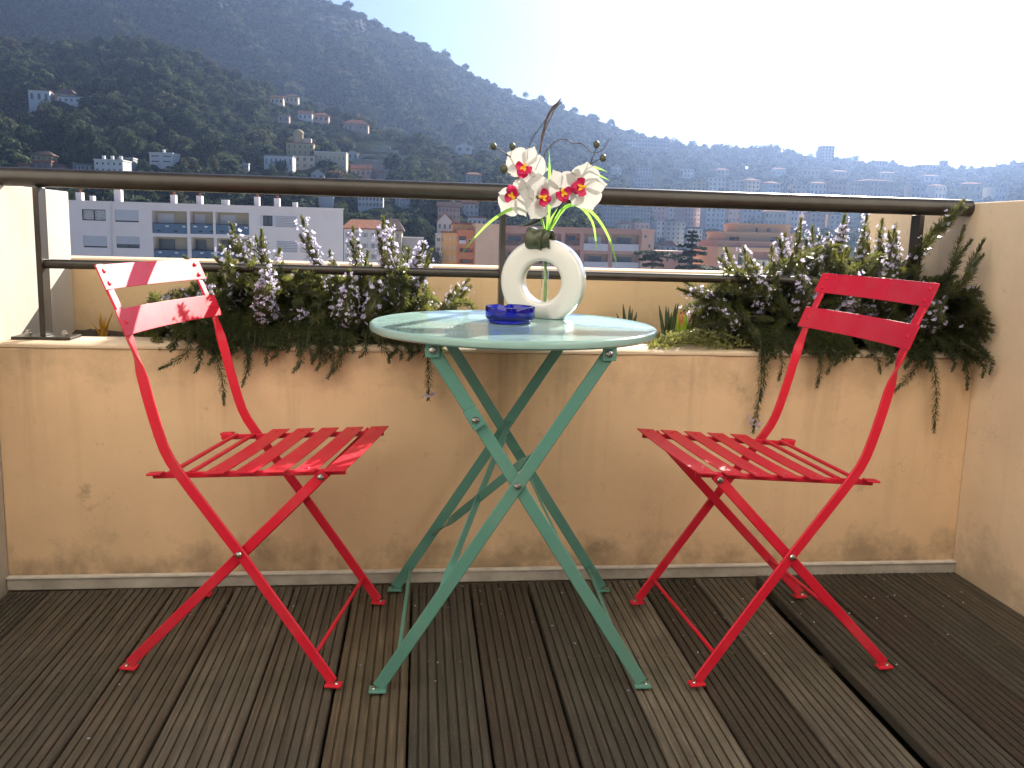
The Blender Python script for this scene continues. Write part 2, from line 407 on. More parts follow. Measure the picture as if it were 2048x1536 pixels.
M_red = paint('red_enamel', (0.56, 0.013, 0.034))
M_steel = mat('polished_bolt', (0.55, 0.53, 0.5), 0.22, 1.0)
PROF = [(-0.010, 0.803), (0.000, 0.780), (0.010, 0.757), (0.020, 0.735), (0.030, 0.712), (0.039, 0.688), (0.047, 0.664), (0.053, 0.645), (0.058, 0.627), (0.063, 0.608), (0.068, 0.590), (0.077, 0.552), (0.087, 0.515), (0.096, 0.484), (0.105, 0.458), (0.116, 0.436), (0.131, 0.414), (0.150, 0.388), (0.200, 0.3225), (0.250, 0.257), (0.340, 0.133), (0.428, 0.010)]
def seat_z(u): return 0.407+(u-0.09)*0.072
def chair(loc, rz, label):
    t = tag(empty('bistro_chair', loc, rz), label, 'chair', 'red folding chairs at the round table')
    for s in (-1, 1):
        wd = []
        for i, (u, z) in enumerate(PROF):
            a = PROF[max(i-1, 0)]; b = PROF[min(i+1, len(PROF)-1)]
            tg = Vector((b[0]-a[0], 0, b[1]-a[1])).normalized(); nrm = tg.cross(Vector((0, 1, 0)))
            f = min(1, max(0, (0.668-z)/0.080)); f = f*f*(3-2*f); an = f*math.pi/2*s
            wd.append(Vector((0, 1, 0))*math.cos(an)+nrm*math.sin(an))
        MB().bar([(u, s*0.184, z) for u, z in PROF], wd, 0.0215, 0.0055).build('back_frame', M_red, t, auto=35)
        foot = MB().box((0.414, s*0.184-0.010, 0.0008), (0.446, s*0.184+0.010, 0.0060)).build('foot_pad', M_red, t, bevel=0.0015)
        MB().disc_stud((0.436, s*0.184, 0.006), (0, 0, 1), 0.0042, 0.0022).build('rivet', M_steel, foot)
        A = Vector((0.404, s*0.171, seat_z(0.404)-0.013)); B = Vector((0.012, s*0.171, 0.012)); d = (B-A).normalized()
        MB().bar([A-d*0.012, A, A.lerp(B, 0.5), B], [d.cross(Vector((0, 1, 0)))]*4, 0.0205, 0.0055).build('rear_leg', M_red, t, auto=35)
        foot = MB().box((-0.006, s*0.171-0.010, 0.0008), (0.026, s*0.171+0.010, 0.0060)).build('foot_pad', M_red, t, bevel=0.0015)
        MB().disc_stud((0.004, s*0.171, 0.006), (0, 0, 1), 0.0042, 0.0022).build('rivet', M_steel, foot)
        r = MB().bar([(0.066, s*0.156, seat_z(0.066)-0.0085), (0.2, s*0.156, seat_z(0.2)-0.0085), (0.447, s*0.156, seat_z(0.447)-0.0085)], [(0, 0, 1)]*3, 0.012, 0.005).build('seat_rail', M_red, t, auto=35)
        MB().disc_stud((0.404, s*0.175, seat_z(0.404)-0.013), (0, s, 0), 0.0068, 0.005).build('bolt', M_steel, t, auto=30)
        MB().disc_stud((0.2475, s*0.188, 0.259), (0, s, 0), 0.0066, 0.0055).build('bolt', M_steel, t, auto=30)
        MB().bar([(0.062, s*0.166, seat_z(0.06)-0.002), (0.09, s*0.166, seat_z(0.09)-0.002)], [(0, 1, 0)]*2, 0.020, 0.004).build('rail_tip', M_red, t, auto=35)
    for k in range(5):
        u = 0.432-0.0585*k
        rings = []
        for j in range(9):                                   # slats dip a little across the seat
            y = -0.184+0.368*j/8; zz = seat_z(u)-0.003*(1-(y/0.184)**2)
            rings.append([(u-0.0203, y, zz-0.0022), (u+0.0203, y, zz+0.0007), (u+0.0203, y, zz+0.0027), (u-0.0203, y, zz-0.0002)])
        sl_ = MB().sweep(rings).build('seat_slat', M_red, t, auto=40)
        for s in (-1, 1):
            MB().disc_stud((u, s*0.160, seat_z(u)+0.0006), (0, 0, 1), 0.0042, 0.0016).build('rivet', M_red, sl_)
    for u in (0.100, 0.142):
        MB().bar([(u, -0.1575, seat_z(u)-0.004), (u, 0, seat_z(u)-0.004), (u, 0.1575, seat_z(u)-0.004)], [(1, 0, 0.2)]*3, 0.013, 0.006).build('seat_bar', M_red, t, auto=35)
    for (ua, za), (ub, zb), hl, k in (((-0.009, 0.803), (0.010, 0.758), 0.206, 2), ((0.0265, 0.722), (0.045, 0.675), 0.208, 1)):
        rings = []; nb = 17
        for j in range(nb):
            y = -hl+2*hl*j/(nb-1); bow = 0.016*(1-(y/hl)**2)
            tp = Vector((zb-za, 0, ua-ub)).normalized()*-1           # outward normal, towards the sitter
            c = [Vector((ua+0.006-bow, y, za)), Vector((ub+0.006-bow, y, zb))]
            rings.append([c[0]-tp*0.0012, c[0]+tp*0.0012, c[1]+tp*0.0012, c[1]-tp*0.0012])
        b_ = MB().sweep(rings).build('back_slat', M_red, t, bevel=0.0006)
        for s in (-1, 1):
            for q in range(k):
                f = 0.5 if k == 1 else (0.25, 0.75)[q]; y = s*(0.184); bow = 0.016*(1-(y/hl)**2)
                MB().disc_stud((ua+(ub-ua)*f+0.0075-bow, y, za+(zb-za)*f), (0.92, 0, 0.39), 0.0046, 0.0032).build('rivet', M_red, b_, auto=30)
    for (u, z, hw_) in ((0.392, 0.060, 0.1815), (0.098, 0.102, 0.1685)):
        MB().tube([(u, -hw_, z), (u, 0, z), (u, hw_, z)], 0.0042, 10).build('stretcher', M_red, t, auto=50)
    return t
chair((-0.549, 1.7855, 0.007), -0.1863, 'red folding metal chair left of the table, its back lit by the sun')
chair((0.9685, 1.6905, 0.012), math.pi+0.0682, 'red folding metal chair right of the table, in front of the larger rosemary')

# ------------------------------------------------------------------ table
M_green = paint('green_enamel', (0.090, 0.228, 0.185))
M_top = paint('green_top_enamel', (0.25, 0.40, 0.37))
bt = M_top.node_tree.nodes['Principled BSDF']; _n = M_top.node_tree      # wiped dust and water marks
_sm = ramp(_n, noise(_n, 7, 6, 0.7, dist=1.5).outputs[0], [(0.40, (0.17, 0.17, 0.17)), (0.62, (0.25, 0.25, 0.25))]); _n.links.new(_sm.outputs[0], bt.inputs['Roughness'])
_cr = ramp(_n, noise(_n, 11, 6, 0.75, dist=1.0).outputs[0], [(0.35, (0.035, 0.035, 0.035)), (0.70, (0.065, 0.065, 0.065))]); _n.links.new(_cr.outputs[0], bt.inputs['Coat Roughness'])
bt.inputs['Coat Weight'].default_value = 0.42
tb = tag(empty('bistro_table', (0.1943, 1.725, 0.004), -0.0394), 'round pale green folding bistro table on crossed green legs', 'table')
MB().lathe([(0.0005, 0.6945), (0.2800, 0.6945), (0.2895, 0.6965), (0.2950, 0.6975), (0.2988, 0.6950), (0.3002, 0.6900), (0.2985, 0.6835), (0.2935, 0.6800), (0.2885, 0.6815), (0.2870, 0.6880), (0.0005, 0.6880)], 128).build('tabletop', M_top, tb, auto=40)
for fy in (-1, 1):
    for fx in (-1, 1):                                       # fx = side the foot stands on
        y = fy*0.226 + (0.0032 if fx*fy < 0 else -0.0032)
        A = Vector((fx*0.258, y, 0.010)); B = Vector((-fx*0.163, y, 0.668)); d = (B-A).normalized()
        MB().bar([A, A.lerp(B, 0.3), A.lerp(B, 0.7), B+d*0.010], [d.cross(Vector((0, 1, 0)))]*4, 0.0245, 0.0055).build('leg', M_green, tb, auto=35)
        fp = MB().box((min(fx*0.243, fx*0.277), y-0.0115, 0.0008), (max(fx*0.243, fx*0.277), y+0.0115, 0.0065)).build('foot_pad', M_green, tb, bevel=0.0018)
        MB().disc_stud((fx*0.268, y, 0.0065), (0, 0, 1), 0.0042, 0.002).build('rivet', M_steel, fp)
        br = MB().box((-fx*0.163-0.013, min(y+fy*0.0045, y+fy*0.008), 0.655), (-fx*0.163+0.013, max(y+fy*0.0045, y+fy*0.008), 0.6865)).build('bracket', M_green, tb, bevel=0.001)
        MB().disc_stud((-fx*0.163, y+fy*0.008, 0.669), (0, fy, 0), 0.0072, 0.0055).build('bolt', M_steel, tb, auto=30)
    MB().disc_stud((0, fy*0.2325, 0.4135), (0, fy, 0), 0.0072, 0.0058).build('bolt', M_steel, tb, auto=30)
for fx in (-1, 1):
    MB().bar([(fx*0.163, -0.215, 0.681), (fx*0.163, 0, 0.681), (fx*0.163, 0.215, 0.681)], [(1, 0, 0)]*3, 0.022, 0.008).build('top_bearer', M_green, tb, auto=35)
    MB().tube([(fx*0.222, -0.224, 0.060), (fx*0.222, 0, 0.060), (fx*0.222, 0.224, 0.060)], 0.0046, 10).build('stretcher', M_green, tb, auto=50)
_d = Vector((0.421, 0, -0.658)).normalized()
MB().bar([Vector((-0.082, -0.2355, 0.541))-_d*0.024, Vector((-0.082, -0.2355, 0.541))+_d*0.016], [_d.cross(Vector((0, 1, 0)))]*2, 0.0265, 0.005).build('clip_plate', M_green, tb, auto=35)
MB().disc_stud((-0.082, -0.2385, 0.541), (0, -1, 0), 0.0068, 0.005).build('bolt', M_steel, tb, auto=30)
MB().disc_stud((0.006, 0.2205, 0.404), (0, -1, 0), 0.0068, 0.005).build('bolt', M_steel, tb, auto=30)
def brace(a, b):
    """strip twisted flat at both ends, edge-on between"""
    a, b = Vector(a), Vector(b); d = (b-a).normalized(); w0 = Vector((0.85, 0, 0.53)) if a.x*b.x < 2 else Vector((1, 0, 0)); w0 = (w0-d*w0.dot(d)).normalized(); w1 = d.cross(w0)
    P, W = [], []
    for i in range(25):
        t = i/24; f = min(1, max(0, (min(t, 1-t)-0.10)/0.10)); an = f*math.pi/2
        P.append(a.lerp(b, t)); W.append(w0*math.cos(an)+w1*math.sin(an))
    return MB().bar(P, W, 0.018, 0.0036).build('brace', M_green, tb, auto=35)
brace((-0.150, -0.218, 0.172), (0.012, 0.218, 0.432))
brace((-0.163, 0.218, 0.152), (0.052, -0.218, 0.492))
brace((0.035, 0.218, 0.360), (0.120, -0.218, 0.228))

# ------------------------------------------------------------------ ashtray
def glass(name, col, rough=0.02):
    m, n, b, o = _nodes(name); b.inputs['Base Color'].default_value = (*col, 1); b.inputs['Transmission Weight'].default_value = 0.88
    b.inputs['Roughness'].default_value = rough; b.inputs['IOR'].default_value = 1.47; return m
AX, AY = 0.1905, 1.757
TT = 0.6990                                                   # level of the table's flat top
def ash_ring(r, z, notch=0.0, k=72):
    out = []
    for j in range(k):
        a = 2*math.pi*j/k; dz = 0
        for c in (1.75, 3.85, 5.95):
            d = abs((a-c+math.pi) % (2*math.pi)-math.pi)
            if d < 0.14: dz = notch*(1 if d < 0.08 else (0.14-d)/0.06)
        out.append((r*math.cos(a), r*math.sin(a), z-dz))
    return out
ash = MB().sweep([ash_ring(*q) for q in ((0.0005, 0.0), (0.043, 0.0), (0.0465, 0.0025), (0.0470, 0.006), (0.0512, 0.0085), (0.0530, 0.012), (0.0532, 0.033, 0.0025), (0.0524, 0.0350, 0.0042), (0.0495, 0.0354, 0.0046), (0.0474, 0.0340, 0.0035), (0.0445, 0.016), (0.038, 0.0098), (0.0005, 0.009))])
ao = ash.build('ashtray', glass('cobalt_glass', (0.012, 0.020, 0.62)), None, auto=30)
ao.location = (AX, AY, TT+0.0003)
tag(ao, 'round cobalt blue glass ashtray with notched rim on the green table', 'ashtray')

# ------------------------------------------------------------------ ring vase
M_ceramic = mat('white_ceramic', (0.54, 0.53, 0.495), 0.22, coat=0.6, var=0.03, scale=8, bmp=0.04, bscale=30)
VP = Vector((0.277, 1.87, 0.0)); VROT = -0.42
vase = tag(empty('ring_vase', (VP.x, VP.y, TT), VROT), 'white ceramic ring-shaped vase standing on the green table', 'vase')
Ro, Ri, T2, VC = 0.0960, 0.0465, 0.026, 0.0838
def ring_sec(r0, r1, t, e):
    pts = []
    for cx_, cz_, a0 in ((r1-e, t-e, 0), (r0+e, t-e, 90), (r0+e, -t+e, 180), (r1-e, -t+e, 270)):
        for q in range(5): a = math.radians(a0+q*22.5); pts.append((cx_+e*math.cos(a), cz_+e*math.sin(a)))
    return pts
sec = ring_sec(Ri, Ro, T2, 0.009)
K = 96; v = []; f = []; ns = len(sec)
for j in range(K):
    a = 2*math.pi*j/K
    for r, y in sec: v.append((r*math.cos(a), y, max(VC+r*math.sin(a), 0.0006)))
for j in range(K):
    for q in range(ns): f.append((j*ns+q, j*ns+(q+1) % ns, ((j+1) % K)*ns+(q+1) % ns, ((j+1) % K)*ns+q))
mb = MB(); mb.v = v; mb.f = f; mb.mi = [0]*len(f)
mb.build('vase_body', M_ceramic, vase, smooth=True)
M_clear, n, b, o = _nodes('clear_glass'); n.nodes.remove(b)       # thin clear tube: sees through, glints at grazing angles
tr, gl, mx, lw_ = n.nodes.new('ShaderNodeBsdfTransparent'), n.nodes.new('ShaderNodeBsdfGlossy'), n.nodes.new('ShaderNodeMixShader'), n.nodes.new('ShaderNodeLayerWeight')
tr.inputs[0].default_value = (0.93, 0.97, 0.95, 1); gl.inputs['Roughness'].default_value = 0.04; lw_.inputs[0].default_value = 0.25
for a_, b_ in ((lw_.outputs['Facing'], mx.inputs[0]), (tr.outputs[0], mx.inputs[1]), (gl.outputs[0], mx.inputs[2]), (mx.outputs[0], o.inputs[0])): n.links.new(a_, b_)
MB().lathe([(0.0080, 0.108), (0.0080, 0.003), (0.0072, 0.0), (0.0005, 0.0)], 20, (0.004, 0, VC-Ri-0.0035)).build('glass_tube', M_clear, vase, smooth=True)

# ------------------------------------------------------------------ artificial orchid in the vase
OY = 1.87
orch = tag(empty('orchid_arrangement', (VP.x, OY, 0.79)), 'artificial white orchids with red lips, buds and grass blades in the ring vase', 'flowers')
OO = Vector((VP.x, OY, 0.79))
def op(px, py, dy=0.0): return at(px, py, OY+dy)-OO
M_petal = leafmat('white_petal', (0.46, 0.455, 0.44), (0.53, 0.52, 0.505), (0.42, 0.405, 0.375), 0.34, 0.35, 30, spec=0.5)
M_lip = leafmat('crimson_lip', (0.46, 0.006, 0.075), (0.60, 0.018, 0.115), (0.62, 0.02, 0.10), 0.3, 0.4, 90)
M_yel = leafmat('yellow_throat', (0.80, 0.42, 0.02), (0.88, 0.56, 0.04), (0.9, 0.55, 0.03), 0.3, 0.4, 90)
M_blade = leafmat('grass_blade', (0.10, 0.30, 0.045), (0.30, 0.52, 0.12), (0.40, 0.72, 0.12), 0.5, 0.35, 25)
M_bud = mat('bud_green', (0.040, 0.044, 0.020), 0.5, var=0.35, scale=90, bmp=0.3)
M_stemd = mat('dark_stem', (0.018, 0.015, 0.011), 0.6, var=0.3, scale=80)
M_stem = mat('green_stem', (0.20, 0.30, 0.11), 0.5, var=0.3, scale=60)
M_roll = mat('rolled_leaf_green', (0.036, 0.042, 0.014), 0.42, var=0.35, scale=30, bmp=0.25, coat=0.2)
M_twig = mat('curly_twig', (0.055, 0.042, 0.034), 0.6, var=0.4, scale=70)
M_dry = mat('dry_grass', (0.085, 0.055, 0.038), 0.7, var=0.4, scale=90)
def petal_mb(mb, ang, ln, wd, cup, base=0.004, z0=0.0, tw=0.0, ruf=0.0):
    """one petal in the x-z plane growing from the centre along angle ang; +y is away from the viewer"""
    ca, sa = math.cos(ang), math.sin(ang); nu, nv = 10, 9; rows = []
    for i in range(nu):
        s = i/(nu-1); half = wd*(max(0.02, math.sin(math.pi*min(0.985, 0.10+0.88*s)))**0.62)*(0.55+0.45*min(1, s*2.2)); row = []
        for j in range(nv):
            q = (j/(nv-1)-0.5)*2; l = base+ln*s*(1-0.10*q*q*s); w = half*q
            y = z0-cup*ln*(s**1.6)*0.35+cup*abs(q)**1.8*half*0.9*(-0.6)+tw*q*half+ruf*math.sin(q*7+s*5)*ln*0.03
            row.append((l*ca-w*sa, y, l*sa+w*ca))
        rows.append(row)
    mb.sweep(rows, closed=False, caps=False)
def blossom(px, py, size, lipdir, yaw, pitch, dy=0.0):
    """white moth orchid: lipdir = direction of the lip in the picture, degrees (-90 = down)"""
    e = bpy.data.objects.new('blossom', None)
    mb = MB(); R_ = size/2
    for a, l, w, c, z0 in ((90, 0.98, 0.40, 0.12, 0.004), (-40, 0.92, 0.36, 0.16, 0.005), (-140, 0.92, 0.36, 0.16, 0.005)):
        petal_mb(mb, math.radians(a), R_*l, R_*w, c, z0=z0)
    for a in (14, 166): petal_mb(mb, math.radians(a), R_*1.04, R_*0.66, 0.10, z0=-0.001, tw=0.05, ruf=0.12)
    o = mb.build('blossom', M_petal, orch, smooth=True)
    lip = MB()
    for a, l, w, c in ((-90, 0.60, 0.30, -0.4), (-30, 0.42, 0.25, 0.9), (-150, 0.42, 0.25, 0.9)): petal_mb(lip, math.radians(a), R_*l, R_*w, c, base=0.003, z0=-0.006, ruf=1.2)
    lip.ball((0, -0.011, -R_*0.42), R_*0.15, 8, (1.2, 0.8, 0.9))
    lip.build('lip', M_lip, o, smooth=True)
    yl = MB().ball((0, -0.0095, -R_*0.00), R_*0.11, 8, (0.75, 1, 1.2))
    for a in (-65, -115): petal_mb(yl, math.radians(a), R_*0.26, R_*0.07, 0.9, base=0.002, z0=-0.0105)
    yl.build('throat', M_yel, o, smooth=True)
    o.location = op(px, py, dy)
    o.rotation_mode = 'QUATERNION'
    from mathutils import Quaternion
    o.rotation_quaternion = Quaternion((0, 0, 1), math.radians(yaw)-0.12) @ Quaternion((1, 0, 0), math.radians(pitch)) @ Quaternion((0, 1, 0), -math.radians(lipdir+90))
    return o
blossom(1051, 333, 0.091, -112, -8, -6, -0.010)
blossom(1031, 394, 0.092, 118, -30, 10, -0.014)
blossom(1077, 395, 0.096, -12, 34, -4, -0.030)
blossom(1122, 380, 0.092, -62, 18, 12, -0.016)
blossom(1168, 374, 0.098, -172, -6, 0, -0.022)
for px, py, r in ((987, 293, 0.0078), (1025, 293, 0.0076), (1008, 338, 0.0095), (1160, 339, 0.0088), (1193, 289, 0.0078), (1206, 316, 0.0082)):
    MB().ball(op(px, py), r, 12, (0.95, 0.95, 1.1)).build('bud', M_bud, orch, smooth=True)
def stem(pts, r, m=M_stemd, name='stem', n=14, dy=0.0):
    P = smoothpath([op(*p, dy) for p in pts], n)
    return MB().tube(P, [r*(1-0.35*i/(n-1)) for i in range(n)], 7).build(name, m, orch, smooth=True)
stem([(1092, 470), (1080, 420), (1045, 360), (1022, 316), (990, 295)], 0.0019)
stem([(1021, 314), (1023, 304), (1025, 296)], 0.0013)
stem([(1040, 358), (1022, 350), (1010, 342)], 0.0013)
stem([(1096, 470), (1110, 430), (1150, 370), (1178, 332), (1193, 294)], 0.0019)
stem([(1177, 333), (1190, 323), (1203, 317)], 0.0013)
stem([(1172, 350), (1166, 346), (1161, 343)], 0.0013)
stem([(1091, 603), (1091, 540), (1091, 470)], 0.0042, M_stem)
stem([(1094, 470), (1100, 455), (1118, 430), (1128, 410)], 0.0017)
stem([(1090, 470), (1086, 440), (1078, 415)], 0.0020, M_stem)
stem([(1078, 332), (1090, 306), (1103, 290), (1120, 279), (1136, 280), (1146, 287), (1163, 287), (1178, 300), (1188, 306), (1206, 299), (1217, 278)], 0.0014, M_twig, 'curly_twig', 44)
stem([(1057, 318), (1058, 296), (1066, 275), (1086, 247), (1106, 217), (1119, 203)], 0.0011, M_stemd, 'curly_twig', 24)
for k in range(9):                                            # the dried plume: a sheaf of wiry straws
    a = (k-4)*1.5
    stem([(1079+a*0.15, 306), (1086+a*0.35, 268), (1097+a*0.7+random.uniform(-2, 2), 235), (1110+a*0.8, 212), (1122+a*0.55, 195+abs(a)*1.6)], 0.0008, M_dry, 'dried_straw', 14, dy=(k % 3-1)*0.003)
def blade(pts, w, name='grass_blade', dy=-0.006):
    n = 18; P = smoothpath([op(*p, dy) for p in pts], n); rows = []
    for i, p in enumerate(P):
        t = (P[min(i+1, n-1)]-P[max(i-1, 0)]).normalized(); s = i/(n-1)
        side = t.cross(Vector((0, 1, 0))).normalized()*(w*0.5*(0.55+0.45*math.sin(math.pi*min(1, s*1.1)))*(1-s**3))
        rows.append([p-side, p+Vector((0, 0.0015, 0)), p+side])
    return MB().sweep(rows, closed=False, caps=False).build(name, M_blade, orch, smooth=True)
blade([(1094, 466), (1098, 410), (1099, 345), (1098, 297)], 0.0090)
blade([(1091, 466), (1075, 425), (1030, 416), (985, 440), (945, 480), (919, 514)], 0.0080)
blade([(1097, 466), (1125, 418), (1158, 412), (1185, 445), (1192, 490), (1192, 508)], 0.0075)
blade([(1097, 466), (1135, 412), (1180, 422), (1213, 465), (1230, 515), (1233, 532)], 0.0075)
blade([(1150, 372), (1180, 337), (1200, 338), (1215, 344)], 0.0060)
blade([(1150, 378), (1185, 350), (1205, 354), (1221, 363)], 0.0055)
blade([(1094, 466), (1102, 440), (1116, 415)], 0.0080)
dl = MB(); P = smoothpath([op(1098, 425), op(1082, 436), op(1062, 447), op(1037, 455)], 10); rows = []
for i, p in enumerate(P):
    s = i/9; w = 0.0045*math.sin(math.pi*min(1, s+0.12))+0.0004
    rows.append([p+Vector((0, 0, w)), p+Vector((0, -0.002, 0)), p+Vector((0, 0, -w))])
dl.sweep(rows, closed=False, caps=False).build('dark_leaf', M_stemd, orch, smooth=True)
# leaf rolled round the vase's neck: an open spiral lying on its side
ax = Vector((0.90, -0.40, -0.10)).normalized(); e1 = Vector((0, 0, 1)); e1 = (e1-ax*e1.dot(ax)).normalized(); e2 = ax.cross(e1)
def rolled(c, r0, r1, turns, l0, l1, wob):
    rows = []; n = 56
    for i in range(n):
        s = i/(n-1); a = 2*math.pi*turns*s+0.6; r = r0+(r1-r0)*s; row = []
        for q in range(9):
            l = l0+(l1-l0)*q/8; rr = r+wob*math.sin(q*1.3)+0.0014*math.sin(a*2+q)
            row.append(c+ax*l+(e1*math.cos(a)+e2*math.sin(a))*rr)
        rows.append(row)
    mb = MB().sweep(rows, closed=False, caps=False); o = mb.build('rolled_leaf', M_roll, orch, smooth=True)
    sd = o.modifiers.new('thickness', 'SOLIDIFY'); sd.thickness = 0.0016; return o
rolled(op(1074, 478, -0.012), 0.0246, 0.0232, 1.5, -0.021, 0.016, 0.0002)
ax = Vector((0.80, -0.60, -0.05)).normalized(); e1 = Vector((0, 0, 1)); e1 = (e1-ax*e1.dot(ax)).normalized(); e2 = ax.cross(e1)
rolled(op(1095, 478, -0.024), 0.0228, 0.0125, 2.3, -0.012, 0.010, 0.0001)

# ================================================================== PLANTS
M_needle = leafmat('rosemary_needle', (0.017, 0.028, 0.012), (0.086, 0.096, 0.032), (0.24, 0.25, 0.06), 0.34, 0.30, 22, spec=0.7)
M_needle_d = leafmat('rosemary_needle_trailing', (0.026, 0.042, 0.019), (0.068, 0.086, 0.036), (0.14, 0.18, 0.05), 0.28, 0.45, 14)
M_wood2 = mat('rosemary_wood', (0.085, 0.060, 0.040), 0.8, var=0.4, scale=60)
M_lilac = leafmat('rosemary_flower', (0.46, 0.42, 0.68), (0.74, 0.71, 0.84), (0.68, 0.64, 0.82), 0.5, 0.5, 45)
def unit(a): return a/np.maximum(np.linalg.norm(a, axis=-1, keepdims=True), 1e-9)
def resample(P, step):
    P = np.array([tuple(p) for p in P]); d = np.r_[0, np.cumsum(np.linalg.norm(np.diff(P, axis=0), axis=1))]
    n = max(4, int(d[-1]/step)); s = np.linspace(0, d[-1], n)
    return np.stack([np.interp(s, d, P[:, k]) for k in range(3)], 1)
def needles(P, ln=0.0215, per=6, step=0.0040, w=0.0025, start=0.08, bare=None):
    """needle leaves round the stem P: arrays of verts (4 per needle) and quads"""
    P = resample(P, step); n = len(P); T = unit(np.gradient(P, axis=0))
    up = np.where(abs(T[:, 2:3]) > 0.9, [[1.0, 0, 0]], [[0, 0, 1.0]]); A = unit(np.cross(T, up)); B = np.cross(T, A)
    s = np.arange(n)/(n-1)
    keep = np.where(s >= start)[0]
    i = np.repeat(keep, per); m = len(i)
    az = np.tile(np.arange(per)*2*np.pi/per, len(keep))+np.repeat(np.arange(len(keep))*1.1, per)+RNG.normal(0, 0.35, m)
    tilt = np.clip(RNG.normal(0.66, 0.25, m)+0.45*(s[i] > 0.93), 0.1, 1.35)
    rad = A[i]*np.cos(az)[:, None]+B[i]*np.sin(az)[:, None]
    d = unit(rad*np.cos(tilt)[:, None]+T[i]*np.sin(tilt)[:, None]+np.array([0, 0, 0.12]))
    L = ln*RNG.uniform(0.65, 1.2, m)*np.where(s[i] > 0.88, 1-0.45*(s[i]-0.88)/0.12, 1)
    side = unit(np.cross(d, T[i])+1e-6)*w*0.5
    b = P[i]+rad*0.0008
    mid = b+d*(L*0.55)[:, None]; tip = b+d*L[:, None]-rad*0.0015
    V = np.stack([b, mid+side, tip, mid-side], 1).reshape(-1, 3)
    k = np.arange(m)[:, None]*4
    Q = k+np.array([[0, 1, 2, 3]])
    return V, Q, P
def trimesh_from(VQ):
    Vs, Ts, o = [], [], 0
    for V, Q in VQ:
        Vs.append(V); q = Q+o
        quad = q[q[:, 2] != q[:, 3]]; tri = q[q[:, 2] == q[:, 3]][:, :3]
        Ts += [quad[:, :3], quad[:, [0, 2, 3]], tri]; o += len(V)
    return np.concatenate(Vs), np.concatenate(Ts)
def stems_mesh(paths, r0=0.0022):
    Vs, Qs, o = [], [], 0
    for P in paths:
        P = P[::3] if len(P) > 8 else P
        n = len(P); T = unit(np.gradient(P, axis=0)); A = unit(np.cross(T, [[0.3, 0.9, 0.2]])); B = np.cross(T, A)
        r = r0*(1-0.75*np.arange(n)/(n-1))[:, None]
        ring = np.stack([P+A*r, P+B*r, P-A*r, P-B*r], 1).reshape(-1, 3)
        i = np.arange(n-1)[:, None]*4; 
        for j in range(4): Qs.append(np.concatenate([i+j, i+(j+1) % 4, i+4+(j+1) % 4, i+4+j], 1)+o)
        Vs.append(ring); o += n*4
    return np.concatenate(Vs), np.concatenate(Qs)
def flowers(P, count, spread=0.015, s0=0.25, s1=0.95):
    """small two-lipped blooms clustered along the stem"""
    n = len(P); T = unit(np.gradient(P, axis=0)); Vs = []
    i = (RNG.uniform(s0, s1, count)*(n-1)).astype(int)
    d = unit(RNG.normal(0, 1, (count, 3))+np.array([0, -0.25, 0.25])); d = unit(d-T[i]*(np.sum(d*T[i], 1, keepdims=True))*0.7)
    c = P[i]+d*spread*RNG.uniform(0.7, 1.25, count)[:, None]
    V = []
    for k in range(5):
        a = k*2*np.pi/5+RNG.uniform(0, 1, count); u = unit(np.cross(d, [0.31, 0.2, 0.93])); w = np.cross(d, u)
        dr = unit(u*np.cos(a)[:, None]+w*np.sin(a)[:, None]+d*0.35); sd = unit(np.cross(dr, d))
        L = (0.0056*RNG.uniform(0.6, 1.4, count)*(1.5 if k == 0 else 1))[:, None]; W = L*0.38
        V.append(np.stack([c, c+dr*L*0.6+sd*W, c+dr*L+d*L*0.2, c+dr*L*0.6-sd*W], 1))
    V = np.stack(V, 1).reshape(-1, 3)
    return V, np.arange(len(V)).reshape(-1, 4)
def inpoly(x, y, poly):
    ins = False; j = len(poly)-1
    for i in range(len(poly)):
        (a, b), (c, d) = poly[i], poly[j]
        if (b > y) != (d > y) and x < (c-a)*(y-b)/(d-b)+a: ins = not ins
        j = i
    return ins
def soil_point(x): return Vector((min(max(x, XL+0.05), XR-0.04), random.uniform(2.22, 2.42), 0.575))
def clampY(px, py, Y):
    p = at(px, py, Y)
    if p.x > XR-0.020: p = at_x(px, py, XR-0.020-random.uniform(0, 0.03))
    return p
